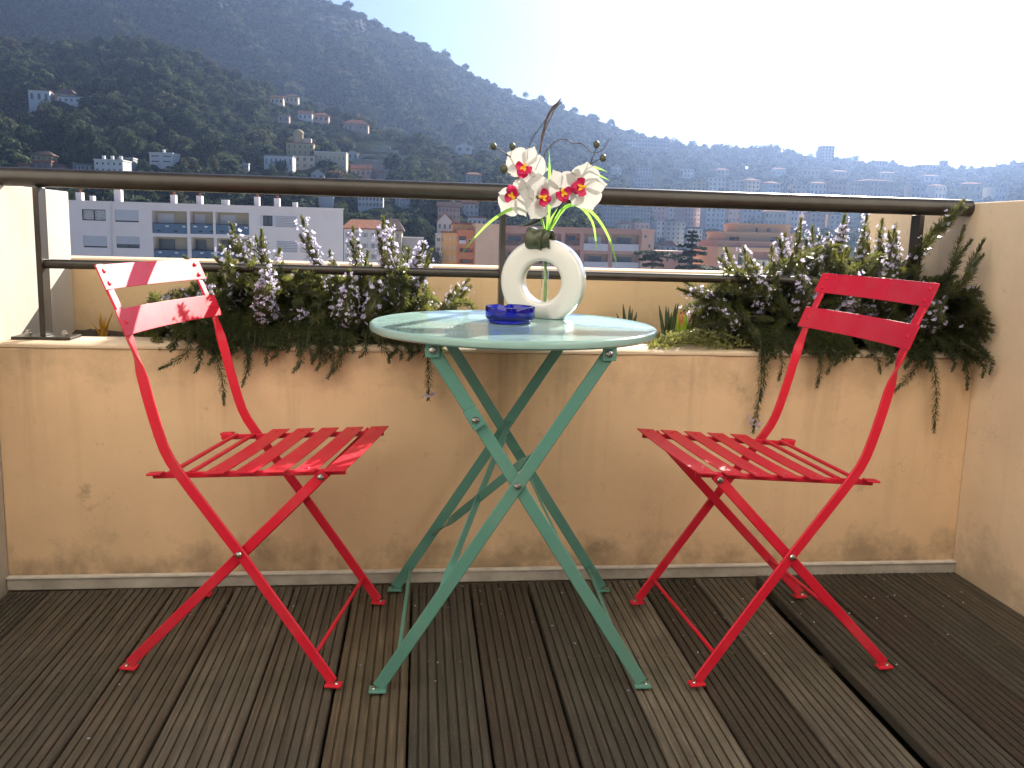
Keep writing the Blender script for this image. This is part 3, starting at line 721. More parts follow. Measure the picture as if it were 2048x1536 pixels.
def bush(label, cx, mass, n_mass, upright, trailing, flower_p, seedling):
    random.seed(seedling)
    root = tag(empty('rosemary_bush', (cx, 2.30, 0.575)), label, 'shrub', 'rosemary bushes in the planter')
    RO_ = np.array([cx, 2.30, 0.575])
    NV, paths, FL = [], [], []
    xs = [p[0] for p in mass]; ys = [p[1] for p in mass]; k = 0
    while k < n_mass:                                         # the tangle of shoots in the body of the bush
        px, py = random.uniform(min(xs), max(xs)), random.uniform(min(ys), max(ys))
        if not inpoly(px, py, mass): continue
        if px < 1440 and px > 1300 and py > 600 and random.random() < 0.6: continue
        k += 1
        Y = random.uniform(2.03, 2.44) if py < 640 else random.uniform(1.995, 2.36)
        tip = clampY(px, py, Y)
        base = soil_point(tip.x+random.uniform(-0.10, 0.10))
        if tip.z < 0.70: base.y = min(base.y, 2.26)
        L = (tip-base).length; lean = Vector((random.uniform(-0.05, 0.05), random.uniform(-0.05, 0.05), 0))
        ctrl = base.lerp(tip, 0.45)+lean+Vector((0, 0, 0.10*random.random()+0.06*(tip.y < 2.1)))
        if tip.y < 2.10: ctrl.z = max(ctrl.z, 0.66)
        P = bez(base, ctrl, tip, 14)
        keep = max(0.0, 1-0.24/max(L, 0.05))
        V, Q, R_ = needles(P, ln=random.uniform(0.018, 0.025), start=max(0.12, keep))
        NV.append((V-RO_, Q)); paths.append(R_-RO_)
        if random.random() < flower_p and tip.z > 0.66:
            FL.append(flowers(R_-RO_, random.randint(10, 30), s0=max(0.4, keep), s1=0.98))
    V, T = trimesh_from(NV); tag(link('foliage', npmesh('foliage', V, T), M_needle, root), kind='stuff')
    V, Q = stems_mesh(paths); tag(link('twigs', npmesh('twigs', V, Q), M_wood2, root), kind='stuff')
    if FL:
        o = 0; Vs = []
        for a, b in FL: Vs.append(a)
        Vs = np.concatenate(Vs); tag(link('blossom', npmesh('blossom', Vs, np.arange(len(Vs)).reshape(-1, 4)), M_lilac, root), kind='stuff')
    more = [(tx+random.uniform(-14, 14), ty+random.uniform(8, 40), bx+random.uniform(-12, 12), by, Y+random.uniform(-0.03, 0.03), int(nf*0.6)) for (tx, ty, bx, by, Y, nf) in upright for _ in range(2 if nf else 1)]
    for (tx, ty, bx, by, Y, nf) in upright+more:                  # shoots that stand out one by one
        tip = clampY(tx, ty, Y); mid = clampY(bx, by, Y); base = soil_point(mid.x)
        up_ = smoothpath([base, mid, mid.lerp(tip, 0.5)+Vector((random.uniform(-0.006, 0.006), 0, 0.004)), tip], 22)
        V, Q, R_ = needles(up_, ln=0.0225, per=7, step=0.0034, start=0.22)
        V, T = trimesh_from([(V-RO_, Q)]); sh = link('shoot', npmesh('shoot', V, T), M_needle, root)
        V, Q = stems_mesh([R_-RO_]); link('stem', npmesh('stem', V, Q), M_wood2, sh)
        for q in range(1 if nf > 30 else 0):                 # a couple of side shoots
            j = int(len(R_)*random.uniform(0.55, 0.75)); a = Vector(R_[j]); b = a+Vector((random.choice((-1, 1))*random.uniform(0.02, 0.04), random.uniform(-0.02, 0.02), random.uniform(0.04, 0.07)))
            V, Q, R2 = needles(bez(a, a.lerp(b, 0.5)+Vector((0.008, 0, 0)), b, 8), ln=0.019, per=6, start=0.0)
            V, T = trimesh_from([(V-RO_, Q)]); link('side_shoot', npmesh('side_shoot', V, T), M_needle, sh)
        if nf: V, Q = flowers(R_-RO_, int(nf*1.3), s0=0.55, s1=1.0); tag(link('blossom', npmesh('blossom', V, Q), M_lilac, sh), kind='stuff')
    fr = []
    for _ in range(n_mass//17):                                # the fringe that spills over the ledge
        x0, x1 = min(p[0] for p in mass)+60, max(p[0] for p in mass)-25; bx = random.uniform(x0, x1); e = 690+bx*0.012
        fr.append((bx+random.uniform(-16, 16), e+abs(random.gauss(0, 20))-8, bx, e-6, 0))
    for (tx, ty, bx, by, nf) in trailing+fr:                    # shoots hanging over the ledge
        Y = random.uniform(1.985, 2.005)
        tip = clampY(tx, ty, Y); brk = clampY(bx, by, 1.995); base = Vector((brk.x+random.uniform(-0.03, 0.03), 2.24, 0.60))
        P = smoothpath([base, Vector((brk.x, 2.12, 0.655)), Vector((brk.x, 2.03, 0.640)), Vector((brk.x, 2.004, min(brk.z, 0.61))), brk.lerp(tip, 0.45)+Vector((0.006, 0, 0)), tip], 30)
        V, Q, R_ = needles(P, ln=0.0190, per=6, step=0.0038, start=0.10)
        V, T = trimesh_from([(V-RO_, Q)]); sh = link('trailing_shoot', npmesh('trailing_shoot', V, T), M_needle_d, root)
        V, Q = stems_mesh([R_-RO_]); link('stem', npmesh('stem', V, Q), M_wood2, sh)
        if nf: V, Q = flowers(R_-RO_, nf, s0=0.93, s1=1.0); tag(link('blossom', npmesh('blossom', V, Q), M_lilac, sh), kind='stuff')
    return root
mass_l = [(268, 668), (300, 612), (370, 585), (395, 552), (440, 520), (500, 510), (560, 545), (600, 528), (650, 555), (690, 540), (735, 530), (790, 525), (830, 560), (855, 585), (905, 610), (880, 650), (875, 705), (700, 715), (520, 718), (330, 705)]
up_l = [(371, 515, 445, 575, 2.25, 0), (462, 449, 492, 545, 2.30, 12), (523, 462, 530, 560, 2.28, 16), (560, 500, 545, 580, 2.22, 14), (604, 437, 650, 570, 2.20, 45), (445, 495, 470, 570, 2.12, 18), (500, 480, 505, 570, 2.33, 20),
        (660, 505, 672, 585, 2.34, 18), (706, 458, 716, 570, 2.22, 30), (735, 505, 722, 590, 2.16, 12), (766, 436, 782, 590, 2.14, 60), (776, 446, 790, 590, 2.17, 40), (846, 486, 800, 600, 2.24, 50), (862, 503, 815, 600, 2.18, 35), (818, 500, 800, 590, 2.30, 18),
        (936, 561, 870, 640, 2.20, 8), (912, 575, 880, 660, 2.28, 14), (536, 525, 532, 600, 2.02, 46), (545, 545, 520, 620, 2.01, 40), (420, 560, 410, 610, 2.08, 30), (355, 590, 380, 640, 2.06, 22), (310, 600, 345, 645, 2.10, 20), (690, 575, 690, 640, 2.03, 26), (760, 560, 735, 640, 2.05, 26), (700, 545, 705, 620, 2.07, 20)]
tr_l = [(322, 737, 372, 705, 0), (392, 742, 398, 705, 0), (448, 806, 432, 715, 0), (486, 768, 494, 712, 0), (588, 742, 600, 712, 0), (634, 738, 640, 712, 0), (656, 754, 680, 714, 0), (722, 712, 730, 696, 0), (856, 797, 850, 690, 4), (545, 716, 550, 700, 0), (784, 708, 790, 694, 0), (425, 720, 420, 700, 0)]
bush('left rosemary bush with lilac flowers, spilling over the planter behind the left chair', -0.30, mass_l, 720, up_l, tr_l, 0.10, 3)
mass_r = [(1440, 705), (1422, 660), (1405, 612), (1412, 585), (1440, 575), (1450, 540), (1485, 525), (1540, 525), (1580, 505), (1640, 495), (1690, 480), (1740, 480), (1765, 500), (1830, 530), (1868, 545), (1920, 555), (1962, 590), (1986, 640), (1982, 715), (1900, 720), (1700, 716), (1500, 708)]
up_r = [(1452, 497, 1490, 590, 2.30, 14), (1488, 496, 1510, 590, 2.22, 10), (1544, 495, 1540, 590, 2.32, 8), (1602, 440, 1590, 560, 2.34, 18), (1570, 470, 1570, 570, 2.20, 34), (1625, 455, 1620, 560, 2.26, 34), (1655, 470, 1650, 570, 2.16, 40), (1690, 432, 1655, 540, 2.33, 30), (1735, 428, 1715, 540, 2.36, 16), (1765, 440, 1745, 540, 2.28, 20),
        (1790, 452, 1780, 550, 2.14, 26), (1836, 470, 1822, 560, 2.12, 4), (1926, 402, 1850, 492, 2.06, 6), (1928, 455, 1890, 560, 2.02, 0), (1966, 482, 1915, 575, 2.00, 0), (1502, 520, 1520, 600, 2.10, 30), (1714, 540, 1700, 610, 2.03, 40), (1780, 505, 1775, 590, 2.05, 30), (1860, 560, 1850, 630, 2.02, 30), (1880, 590, 1860, 650, 2.02, 24), (1372, 566, 1430, 610, 2.18, 14), (1412, 580, 1450, 620, 2.24, 8), (1440, 610, 1465, 650, 2.06, 16), (1600, 520, 1600, 600, 2.04, 26), (1640, 520, 1645, 610, 2.30, 30)]
tr_r = [(1506, 862, 1526, 700, 12), (1520, 800, 1530, 705, 0), (1558, 758, 1562, 706, 0), (1634, 772, 1640, 708, 0), (1655, 745, 1660, 708, 0), (1787, 784, 1850, 712, 0), (1868, 862, 1868, 712, 0), (1934, 776, 1930, 715, 0), (1965, 752, 1962, 715, 0), (1905, 740, 1905, 712, 0), (1980, 745, 1975, 700, 0)]
bush('right rosemary bush, the larger and darker one, against the right side wall', 1.05, mass_r, 760, up_r, tr_r, 0.14, 5)

# low creeping plant at the ledge in front of the right bush
def patch(poly, n, y0, y1, size, name, m, z=(0.585, 0.64)):
    V = []; xs = [p[0] for p in poly]; ys = [p[1] for p in poly]
    while len(V) < n:
        px, py = random.uniform(min(xs), max(xs)), random.uniform(min(ys), max(ys))
        if not inpoly(px, py, poly): continue
        c = at(px, py, random.uniform(y0, y1))
        if c.z < 0.606 and c.y > WY-0.005: c.z = 0.606+random.random()*0.012
        d = Vector((random.gauss(0, 1), random.gauss(0, 1), random.gauss(0.6, 0.8))).normalized(); s = d.orthogonal().normalized(); b = d.cross(s); L = size*random.uniform(0.6, 1.3)
        V.append([c, c+d*L*0.5+s*L*0.3+b*0.001, c+d*L, c+d*L*0.5-s*L*0.3+b*0.001])
    V = np.array([[tuple(p) for p in q] for q in V]).reshape(-1, 3)
    return link(name, npmesh(name, V, np.arange(len(V)).reshape(-1, 4)), m)
M_creep = leafmat('creeper_leaf', (0.055, 0.070, 0.022), (0.20, 0.20, 0.07), (0.36, 0.36, 0.09), 0.4, 0.4, 50)
tag(patch([(1292, 700), (1305, 685), (1335, 665), (1400, 658), (1470, 672), (1500, 690), (1470, 702), (1420, 698), (1380, 690), (1340, 700), (1310, 708)], 2300, 2.02, 2.30, 0.011, 'ground_cover', M_creep), kind='stuff')

# small plants of the planter
M_fing = leafmat('finger_leaf', (0.030, 0.050, 0.022), (0.07, 0.10, 0.04), (0.05, 0.08, 0.02), 0.1, 0.45, 40)
M_lime = leafmat('lime_leaf', (0.18, 0.34, 0.03), (0.40, 0.55, 0.05), (0.5, 0.62, 0.05), 0.4, 0.4, 30)
M_tipo = leafmat('orange_tip', (0.55, 0.20, 0.06), (0.70, 0.32, 0.10), (0.75, 0.3, 0.08), 0.4, 0.4, 30)
M_gold = leafmat('golden_blade', (0.42, 0.22, 0.03), (0.60, 0.36, 0.06), (0.7, 0.4, 0.05), 0.4, 0.5, 30)
def fingers(name, label, cat, Y, base, tips, r, m, group=None):
    b0 = at(base[0], base[1], Y); b0.z = 0.575
    e = tag(empty(name, b0), label, cat, group)
    for i, (px, py) in enumerate(tips):
        t = at(px, py, Y+random.uniform(-0.02, 0.02))-b0; s = Vector((t.x*0.30, random.uniform(-0.01, 0.01), 0)); P = bez(s, Vector((t.x*0.45, t.y*0.5, t.z*0.45)), t, 8)
        MB().tube(P, [r*q for q in (0.75, 0.95, 1.0, 1.0, 0.95, 0.85, 0.6, 0.12)], 8).build('leaf', m, e, smooth=True)
    return e
fingers('finger_succulent', 'dark finger-leaved succulent just right of the table edge, behind it', 'succulent', 2.38, (1256, 670), [(1246, 608), (1260, 611), (1265, 618), (1274, 624), (1233, 626)], 0.0052, M_fing, 'succulents in the planter')
fingers('finger_succulent', 'tall dark finger-leaved succulent next to the lime green plant', 'succulent', 2.24, (1336, 672), [(1318, 610), (1332, 611), (1337, 615), (1352, 607), (1357, 605), (1343, 625)], 0.0056, M_fing, 'succulents in the planter')
lp = at(1367, 690, 2.20); lp.z = 0.575
lime = tag(empty('lime_succulent', lp), 'bright lime green succulent with orange tips beside the right rosemary', 'succulent', 'succulents in the planter')
for k in range(20):
    t = at(random.uniform(1352, 1384), random.uniform(626, 652), 2.20+random.uniform(-0.02, 0.02))-lp
    P = bez(Vector((t.x*0.5, random.uniform(-0.012, 0.012), 0.0)), Vector((t.x*0.9, t.y, t.z*0.5)), t, 6)
    lf = MB().tube(P, [0.0032, 0.0038, 0.0038, 0.0034, 0.0026, 0.0008], 7).build('leaf', M_lime, lime, smooth=True)
for px, py in ((1359, 618), (1365, 622), (1372, 624)):
    t = at(px, py, 2.20)-lp
    MB().tube(bez(Vector((t.x*0.8, 0, t.z*0.55)), Vector((t.x, t.y, t.z*0.8)), t, 6), [0.0030, 0.0034, 0.0032, 0.0026, 0.0018, 0.0005], 7).build('leaf_tip', M_tipo, lime, smooth=True)
gp = at(205, 690, 2.36); gp.z = 0.575
gold = tag(empty('golden_tuft', gp), 'tuft of golden dry blades in the planter behind the left chair', 'plant')
for px, py in ((183, 645), (190, 655), (197, 632), (201, 622), (207, 640), (212, 634), (218, 642), (225, 628), (228, 620), (194, 660), (214, 655), (205, 650)):
    t = at(px, py, 2.36+random.uniform(-0.02, 0.02))-gp; P = bez(Vector((t.x*0.25, random.uniform(-0.01, 0.01), 0)), Vector((t.x*0.4, t.y*0.5, t.z*0.6)), t, 8); rows = []
    for i, p in enumerate(P):
        w = 0.0034*(1-(i/7)**2)+0.0003; rows.append([p+Vector((w, 0.001, 0)), p+Vector((0, -0.001, 0)), p+Vector((-w, 0.001, 0))])
    MB().sweep(rows, closed=False, caps=False).build('blade', M_gold, gold, smooth=True)

# crumbs, dry needles and petals on the boards
def litter(name, n, m, ln, wd, ybias, xr):
    V = []
    for _ in range(n):
        y = WY-0.02-abs(random.gauss(0, ybias)); x = random.uniform(*xr); a = random.uniform(0, 6.28)
        if y < 0.9: continue
        z = 0.0016+(0.006 if x > 0.905 else 0); d = Vector((math.cos(a), math.sin(a), random.uniform(-0.05, 0.25)))*ln*random.uniform(0.5, 1.3); s = Vector((-math.sin(a), math.cos(a), 0.1))*wd
        c = Vector((x, y, z+random.uniform(0, 0.002)))
        V.append([c-s, c+s, c+d+s*0.5, c+d-s*0.5])
    V = np.array([[tuple(p) for p in q] for q in V]).reshape(-1, 3)
    tag(link(name, npmesh(name, V, np.arange(len(V)).reshape(-1, 4)), m), kind='stuff')
litter('fallen_needles', 1500, mat('dry_needle', (0.13, 0.095, 0.055), 0.8, var=0.4, scale=40), 0.010, 0.0007, 0.13, (XL+0.03, XR-0.03))
litter('fallen_petals', 70, M_lilac, 0.005, 0.002, 0.22, (-0.6, XR-0.05))

# ================================================================== BACKGROUND: ground, hills, town
M_ground = mat('town_ground', (0.47, 0.45, 0.41), 1.0, spec=0.0, var=0.25, scale=0.05)
tag(link('ground', npmesh('ground', [(-4000, 6, -16.5), (4000, 6, -16.5), (4000, 5000, -16.5), (-4000, 5000, -16.5)], [(0, 1, 2, 3)]), M_ground), kind='structure')
def interp(x, pts):
    return float(np.interp(x, [p[0] for p in pts], [p[1] for p in pts]))
YA = [(-900, 20), (-300, 45), (0, 78), (150, 88), (250, 78), (330, 90), (420, 132), (520, 174), (560, 196), (620, 214), (700, 238), (800, 268), (880, 292), (960, 322), (1050, 365), (1150, 415), (1250, 470), (1330, 520)]
DA = [(-900, 560), (400, 540), (800, 500), (960, 430), (1330, 260)]
YB = [(-1100, -200), (0, -150), (300, -110), (480, -55), (600, -8), (690, 12), (760, 55), (830, 80), (900, 120), (960, 158), (1030, 193), (1100, 210), (1200, 242), (1290, 276), (1340, 288), (1400, 296), (1480, 300), (1560, 303), (1640, 316), (1720, 325), (1800, 331), (1880, 337), (1930, 338), (1990, 333), (2048, 325), (2300, 305), (3000, 300)]
DB = [(-1100, 1000), (700, 980), (1100, 1040), (1300, 1120), (1700, 1250), (3000, 1300)]
YB0 = [(-1100, 300), (600, 300), (900, 400), (1150, 545), (3000, 560)]
DB0 = [(-1100, 620), (600, 600), (900, 460), (1150, 270), (3000, 240)]
def sheetA(x, s):
    yb, db = 500, 170; yt, dt = interp(x, YA), interp(x, DA)
    return yb+(yt-yb)*s, db*(dt/db)**s
def sheetB(x, s):
    yb, db, yt, dt = interp(x, YB0), interp(x, DB0), interp(x, YB), interp(x, DB)
    return yb+(yt-yb)*s, db*(dt/db)**s
def wob(x, s, k): return math.sin(x*0.021+k)*math.sin(s*9+x*0.006+k*2)+0.6*math.sin(x*0.047+s*17+k)+0.4*math.sin(x*0.09-s*31+k*3)
def on_sheet(fn, x, s, k, amp):
    y, d = fn(x, s); e = math.sin(math.pi*min(1, max(0, s)))
    return at(x, y, d*(1+amp*wob(x, s, k)*e*0.5))
def build_sheet(name, fn, x0, x1, k, amp, m, nx=150, ns=48):
    V = []
    for i in range(nx):
        x = x0+(x1-x0)*i/(nx-1)
        y, d = fn(x, 0.0); p = at(x, y, d); V.append((p.x*0.97, p.y*0.97, -17.5))
        for j in range(ns): V.append(tuple(on_sheet(fn, x, j/(ns-1), k, amp)))
        y, d = fn(x, 1.0)
        for q in (1.10, 1.25, 1.5):
            p = at(x, y, d); V.append((p.x*q, p.y*q, p.z-(q-1)*d*0.42))
    n = ns+4; idx = np.arange(nx*n).reshape(nx, n)
    me = npmesh(name, V, np.stack([idx[:-1, :-1], idx[1:, :-1], idx[1:, 1:], idx[:-1, 1:]], -1).reshape(-1, 4), smooth=True)
    return tag(link(name, me, m), kind='structure')
M_hill = mat('hill_scrub', (0.022, 0.027, 0.016), 1.0, spec=0.0, var=0.45, scale=0.06, bmp=0.5, bscale=0.3, bdist=1.5)
build_sheet('hill', sheetA, -900, 1330, 1.0, 0.10, M_hill)
build_sheet('mountain', sheetB, -1100, 3000, 2.3, 0.06, M_hill)
def y_to_d(fn, x, y):
    a, b = fn(x, 0.0), fn(x, 1.0); s = min(1, max(0, (y-a[0])/(b[0]-a[0]))); k, amp = (1.0, 0.10) if fn is sheetA else (2.3, 0.06)
    return fn(x, s)[1]*(1+amp*wob(x, s, k)*math.sin(math.pi*s)*0.5)

# ---- buildings
def wm(name, c, var=0.05): return mat(name, tuple(x*0.85 for x in c), 0.9, var=var, scale=0.6, spec=0.1)
W_white, W_cream, W_yellow, W_pink, W_grey, W_tan = wm('white_render', (0.74, 0.72, 0.69)), wm('cream_render', (0.66, 0.57, 0.42)), wm('yellow_render', (0.64, 0.50, 0.27)), wm('pink_render', (0.60, 0.40, 0.33)), wm('grey_render', (0.46, 0.45, 0.45)), wm('tan_render', (0.50, 0.40, 0.30))
R_tile = mat('roof_tile', (0.30, 0.125, 0.07), 0.95, spec=0.05, var=0.35, scale=1.5); R_brown = mat('old_roof', (0.17, 0.11, 0.085), 0.95, spec=0.05, var=0.3, scale=1.2); R_grey = mat('roof_gravel', (0.24, 0.235, 0.23), 0.95, spec=0.05, var=0.2, scale=1.0)
M_win = mat('far_window', (0.075, 0.08, 0.09), 0.2, spec=0.5)
def wall_holes(w, H, D, holes, rec=0.18):
    """box w x D x H standing on z=0, its front (facing -y) at y=0 pierced by holes (x0,x1,z0,z1), with reveals rec deep (or the hole's own)"""
    m = MB(); xs = sorted({-w/2, w/2, *[h[0] for h in holes], *[h[1] for h in holes]}); zs = sorted({0, H, *[h[2] for h in holes], *[h[3] for h in holes]})
    for a, b in zip(xs, xs[1:]):
        for c, d in zip(zs, zs[1:]):
            mx, mz = (a+b)/2, (c+d)/2
            if not any(h[0] < mx < h[1] and h[2] < mz < h[3] for h in holes): m.quad((a, 0, c), (b, 0, c), (b, 0, d), (a, 0, d))
    for h in holes:
        a, b, c, d = h[:4]; r = h[4] if len(h) > 4 else rec
        m.quad((a, 0, c), (a, r, c), (a, r, d), (a, 0, d)); m.quad((b, 0, c), (b, 0, d), (b, r, d), (b, r, c))
        m.quad((a, 0, d), (a, r, d), (b, r, d), (b, 0, d)); m.quad((a, 0, c), (b, 0, c), (b, r, c), (a, r, c))
    m.quad((-w/2, 0, 0), (-w/2, 0, H), (-w/2, D, H), (-w/2, D, 0)); m.quad((w/2, 0, 0), (w/2, D, 0), (w/2, D, H), (w/2, 0, H))
    m.quad((-w/2, D, 0), (-w/2, D, H), (w/2, D, H), (w/2, D, 0)); m.quad((-w/2, 0, H), (w/2, 0, H), (w/2, D, H), (-w/2, D, H))
    return m
def hip(w, D, z, h, ov, ridge):
    m = MB(); x, y0, y1 = w/2+ov, -ov, D+ov; r = max(0.05, ridge*w/2); c = D/2; t = 0.25
    B = [(-x, y0, z), (x, y0, z), (x, y1, z), (-x, y1, z)]; T = [(a, b, z+t) for a, b, _ in B]; A, E = (-r, c, z+h), (r, c, z+h)
    m.quad(*B); 
    for i in range(4): m.quad(B[i], B[(i+1) % 4], T[(i+1) % 4], T[i])
    m.quad(T[0], T[1], E, A); m.quad(T[1], T[2], E); m.quad(T[2], T[3], A, E); m.quad(T[3], T[0], A); return m
def gable(w, D, z, h, ov, front=True):
    m = MB(); t = 0.25
    if front:                                                # gable end faces the viewer
        x, y0, y1 = w/2+ov, -ov, D+ov
        m.sweep([[(-x, y, z), (0, y, z+h), (x, y, z), (x, y, z+t), (0, y, z+h+t), (-x, y, z+t)] for y in (y0, y1)])
    else:
        x, y0, y1 = w/2+ov, -ov, D+ov; c = D/2
        m.sweep([[(q, y0, z), (q, c, z+h), (q, y1, z), (q, y1, z+t), (q, c, z+h+t), (q, y0, z+t)] for q in (-x, x)])
    return m
FOOT = []                                                   # picture-plane footprints kept free of trees
def house(label, x0, x1, yt, yb, Y, wall, roof='flat', roofm=R_grey, rz=0.0, cols=3, rows=2, cat='house', name='house', group=None, depth=None, sink=7.0, each=False, rh=None, wf=0.42, hf=0.5, chim=0, ridge=0.45, shut=None):
    xm, ym = (x0+x1)/2, (yt+yb)/2
    p0, p1 = at(x0, ym, Y), at(x1, ym, Y); w = (p1.x-p0.x)/max(0.6, math.cos(rz)); zt = at(xm, yt, Y).z; zb = at(xm, yb, Y).z-sink; H = zt-zb
    D = depth or w*0.8; FOOT.append((x0-2, x1+2, yt-2, yb, Y))
    e = tag(empty(name, ((p0.x+p1.x)/2, Y, zb), rz), label, cat, group)
    vis = H-sink; holes = []
    if rows and cols:
        ch, cw = vis/rows, w/cols
        for r in range(rows):
            for c in range(cols):
                a = -w/2+cw*(c+0.5); z = sink+ch*(r+0.5); holes.append((a-cw*wf/2, a+cw*wf/2, z-ch*hf/2, z+ch*hf/2))
    wall_holes(w, H, D, holes).build('wall', wall, e)
    if each:
        for a, b, c, d in holes:
            f = MB(); t = 0.06
            f.box((a, 0.08, c), (a+t, 0.15, d)).box((b-t, 0.08, c), (b, 0.15, d)).box((a+t, 0.08, c), (b-t, 0.15, c+t)).box((a+t, 0.08, d-t), (b-t, 0.15, d)).box(((a+b)/2-t/2, 0.08, c+t), ((a+b)/2+t/2, 0.15, d-t))
            fo = f.build('window', W_white, e); MB().box((a, 0.151, c), (b, 0.17, d)).build('pane', M_win, fo)
            if shut: 
                for q in (a-0.55*(b-a), b+0.03): MB().box((q, -0.05, c), (q+0.5*(b-a), -0.004, d)).build('shutter', shut, fo)
    elif holes:
        f = MB()
        for a, b, c, d in holes: f.box((a-0.01, 0.15, c-0.01), (b+0.01, 0.18, d+0.01))
        tag(f.build('window_panes', M_win, e), kind='stuff')
    h = rh or w*0.22
    if roof == 'flat': MB().box((-w/2-0.15, -0.15, H), (w/2+0.15, D+0.15, H+0.35)).build('roof', roofm, e)
    elif roof == 'hip': hip(w, D, H+0.003, h, 0.45, ridge).build('roof', roofm, e)
    elif roof == 'gable': gable(w, D, H-0.1, h, 0.35).build('roof', roofm, e); MB().quad((-w/2, 0.02, H-0.05), (w/2, 0.02, H-0.05), (0, 0.02, H+h-0.1)).build('gable_wall', wall, e)
    elif roof == 'side': gable(w, D, H-0.1, h, 0.35, False).build('roof', roofm, e)
    for k in range(chim):
        cx_ = -w/2+w*(k+0.6)/(chim+0.3); MB().box((cx_-0.35, D*0.45, H), (cx_+0.35, D*0.45+0.7, H+1.5+(h if roof != 'flat' else 0)*0.6)).build('chimney', wall, e)
    return e
HG = 'houses on the wooded hillside'
def hA(label, x0, x1, yt, yb, wall, *a, **k):
    k.setdefault('group', HG); return house(label, x0, x1, yt, yb, y_to_d(sheetA, (x0+x1)/2, yb)-4, wall, *a, **k)
hA('white villa with flat orange-rimmed roof high on the left hillside', 58, 98, 181, 205, W_white, 'flat', R_tile, rz=0.15, cols=3, rows=1, sink=9)
hA('low white house stepping right, next to the high white villa', 114, 161, 194, 206, W_white, 'flat', R_grey, rz=-0.1, cols=4, rows=1, sink=9)
hA('brown hip-roofed house just behind the low white house on the left hillside', 108, 148, 188, 200, W_tan, 'hip', R_brown, cols=2, rows=1, rh=2.6)
hA('yellow chalet with overhanging brown roof above the left end of the handrail', 62, 104, 311, 322, W_yellow, 'hip', R_brown, rz=0.1, cols=4, rows=1, sink=1.0, rh=1.6)
hA('brown timber-clad lower house under the yellow chalet', 65, 102, 323, 340, R_brown, 'flat', R_tile, cols=3, rows=1)
hA('long dark greenhouse-like roof left of the white block', 146, 186, 330, 342, W_grey, 'side', R_grey, cols=5, rows=1, rh=1.2)
hA('white two-storey block with rooftop chimneys, above the handrail', 188, 246, 321, 346, W_white, 'flat', W_white, rz=-0.05, cols=5, rows=2, chim=3, wf=0.36, hf=0.34)
hA('low white-roofed annexe behind the right end of the white two-storey block', 232, 266, 317, 330, W_grey, 'flat', W_white, cols=3, rows=1, depth=4)
hA('pale blue-white rounded modern villa alone in the dark trees', 298, 346, 307, 328, W_white, 'flat', W_white, rz=-0.12, cols=2, rows=2, wf=0.7, hf=0.22, chim=1)
hA('orange-roofed small house at the far left above the handrail', 36, 60, 331, 345, W_pink, 'hip', R_tile, cols=2, rows=1)
hA('orange-roofed bungalow between the yellow chalet and the greenhouse', 96, 130, 334, 346, W_cream, 'hip', R_tile, cols=3, rows=1)
hA('cream villa with three rows of dark windows below the round turret', 573, 627, 287, 311, W_yellow, 'flat', R_tile, rz=0.05, cols=5, rows=2, wf=0.3)
hA('long pale terrace wall building stretching right of the cream villa', 628, 692, 305, 326, W_cream, 'flat', W_white, cols=7, rows=1, wf=0.15, hf=0.3)
hA('white gatehouse with arches at the right end of the terrace wall', 694, 716, 305, 320, W_white, 'gable', R_tile, cols=2, rows=1)
hA('low white house with long grey roofs below the villa, left part', 528, 585, 312, 334, W_white, 'flat', R_grey, cols=6, rows=1, wf=0.3)
hA('cream house with balconies below the villa, right of the grey roofs', 588, 630, 312, 338, W_cream, 'flat', R_grey, cols=3, rows=2)
hA('tiny white house alone left of the villa, at tree height', 483, 497, 328, 338, W_white, 'flat', W_white, cols=3, rows=1)
hA('white gabled cottage touching the handrail below the villa', 622, 648, 347, 362, W_white, 'gable', R_brown, cols=2, rows=1, rh=1.6)
hA('small orange-tinted cottage right of the white gabled cottage', 658, 682, 346, 362, W_yellow, 'hip', R_tile, cols=2, rows=1)
hA('long pink house half hidden by trees above the handrail', 702, 741, 338, 354, W_pink, 'side', R_tile, cols=4, rows=1)
hA('small reddish house right of the long pink house', 751, 771, 345, 360, W_pink, 'hip', R_tile, cols=2, rows=1)
hA('pale house topmost of the upper cluster on the ridge, left part', 541, 566, 196, 208, W_cream, 'side', R_tile, cols=3, rows=1)
hA('pale house topmost of the upper cluster on the ridge, right part', 570, 596, 193, 206, W_cream, 'hip', R_brown, cols=3, rows=1)
hA('pink house in the middle of the upper cluster among cypresses', 556, 578, 231, 244, W_pink, 'gable', R_tile, cols=2, rows=1)
hA('white terrace house right of the pink house in the upper cluster', 596, 624, 227, 240, W_white, 'side', R_tile, cols=3, rows=1)
hA('red-roofed house in the upper cluster, near the dark mountain flank', 627, 657, 231, 244, W_pink, 'hip', R_tile, cols=3, rows=1)
hA('broad pinkish house rightmost of the upper cluster', 686, 736, 248, 262, W_pink, 'hip', R_tile, cols=5, rows=1)
hA('cream house with dark windows between handrail and orchid, on the hillside', 932, 963, 350, 371, W_cream, 'hip', R_tile, cols=3, rows=2, wf=0.3, rh=1.2)
hA('pale ruin-like white house alone in the trees left of the orchid buds', 911, 944, 293, 304, W_white, 'gable', W_white, cols=2, rows=1)
hA('white block just below the handrail, left of the gridded building', 637, 666, 396, 414, W_white, 'flat', W_white, cols=0, rows=0)
hA('white gridded building below the handrail, above the red roofs', 716, 766, 392, 415, W_white, 'flat', R_grey, cols=7, rows=2, wf=0.7, hf=0.6)
hA('blue-white block below the handrail, right of the gridded building', 790, 820, 394, 414, W_white, 'flat', R_grey, cols=3, rows=2)
hA('dull red building with rows of windows below the handrail, left of the orchid', 876, 920, 414, 440, W_pink, 'side', R_brown, cols=6, rows=2, sink=9)
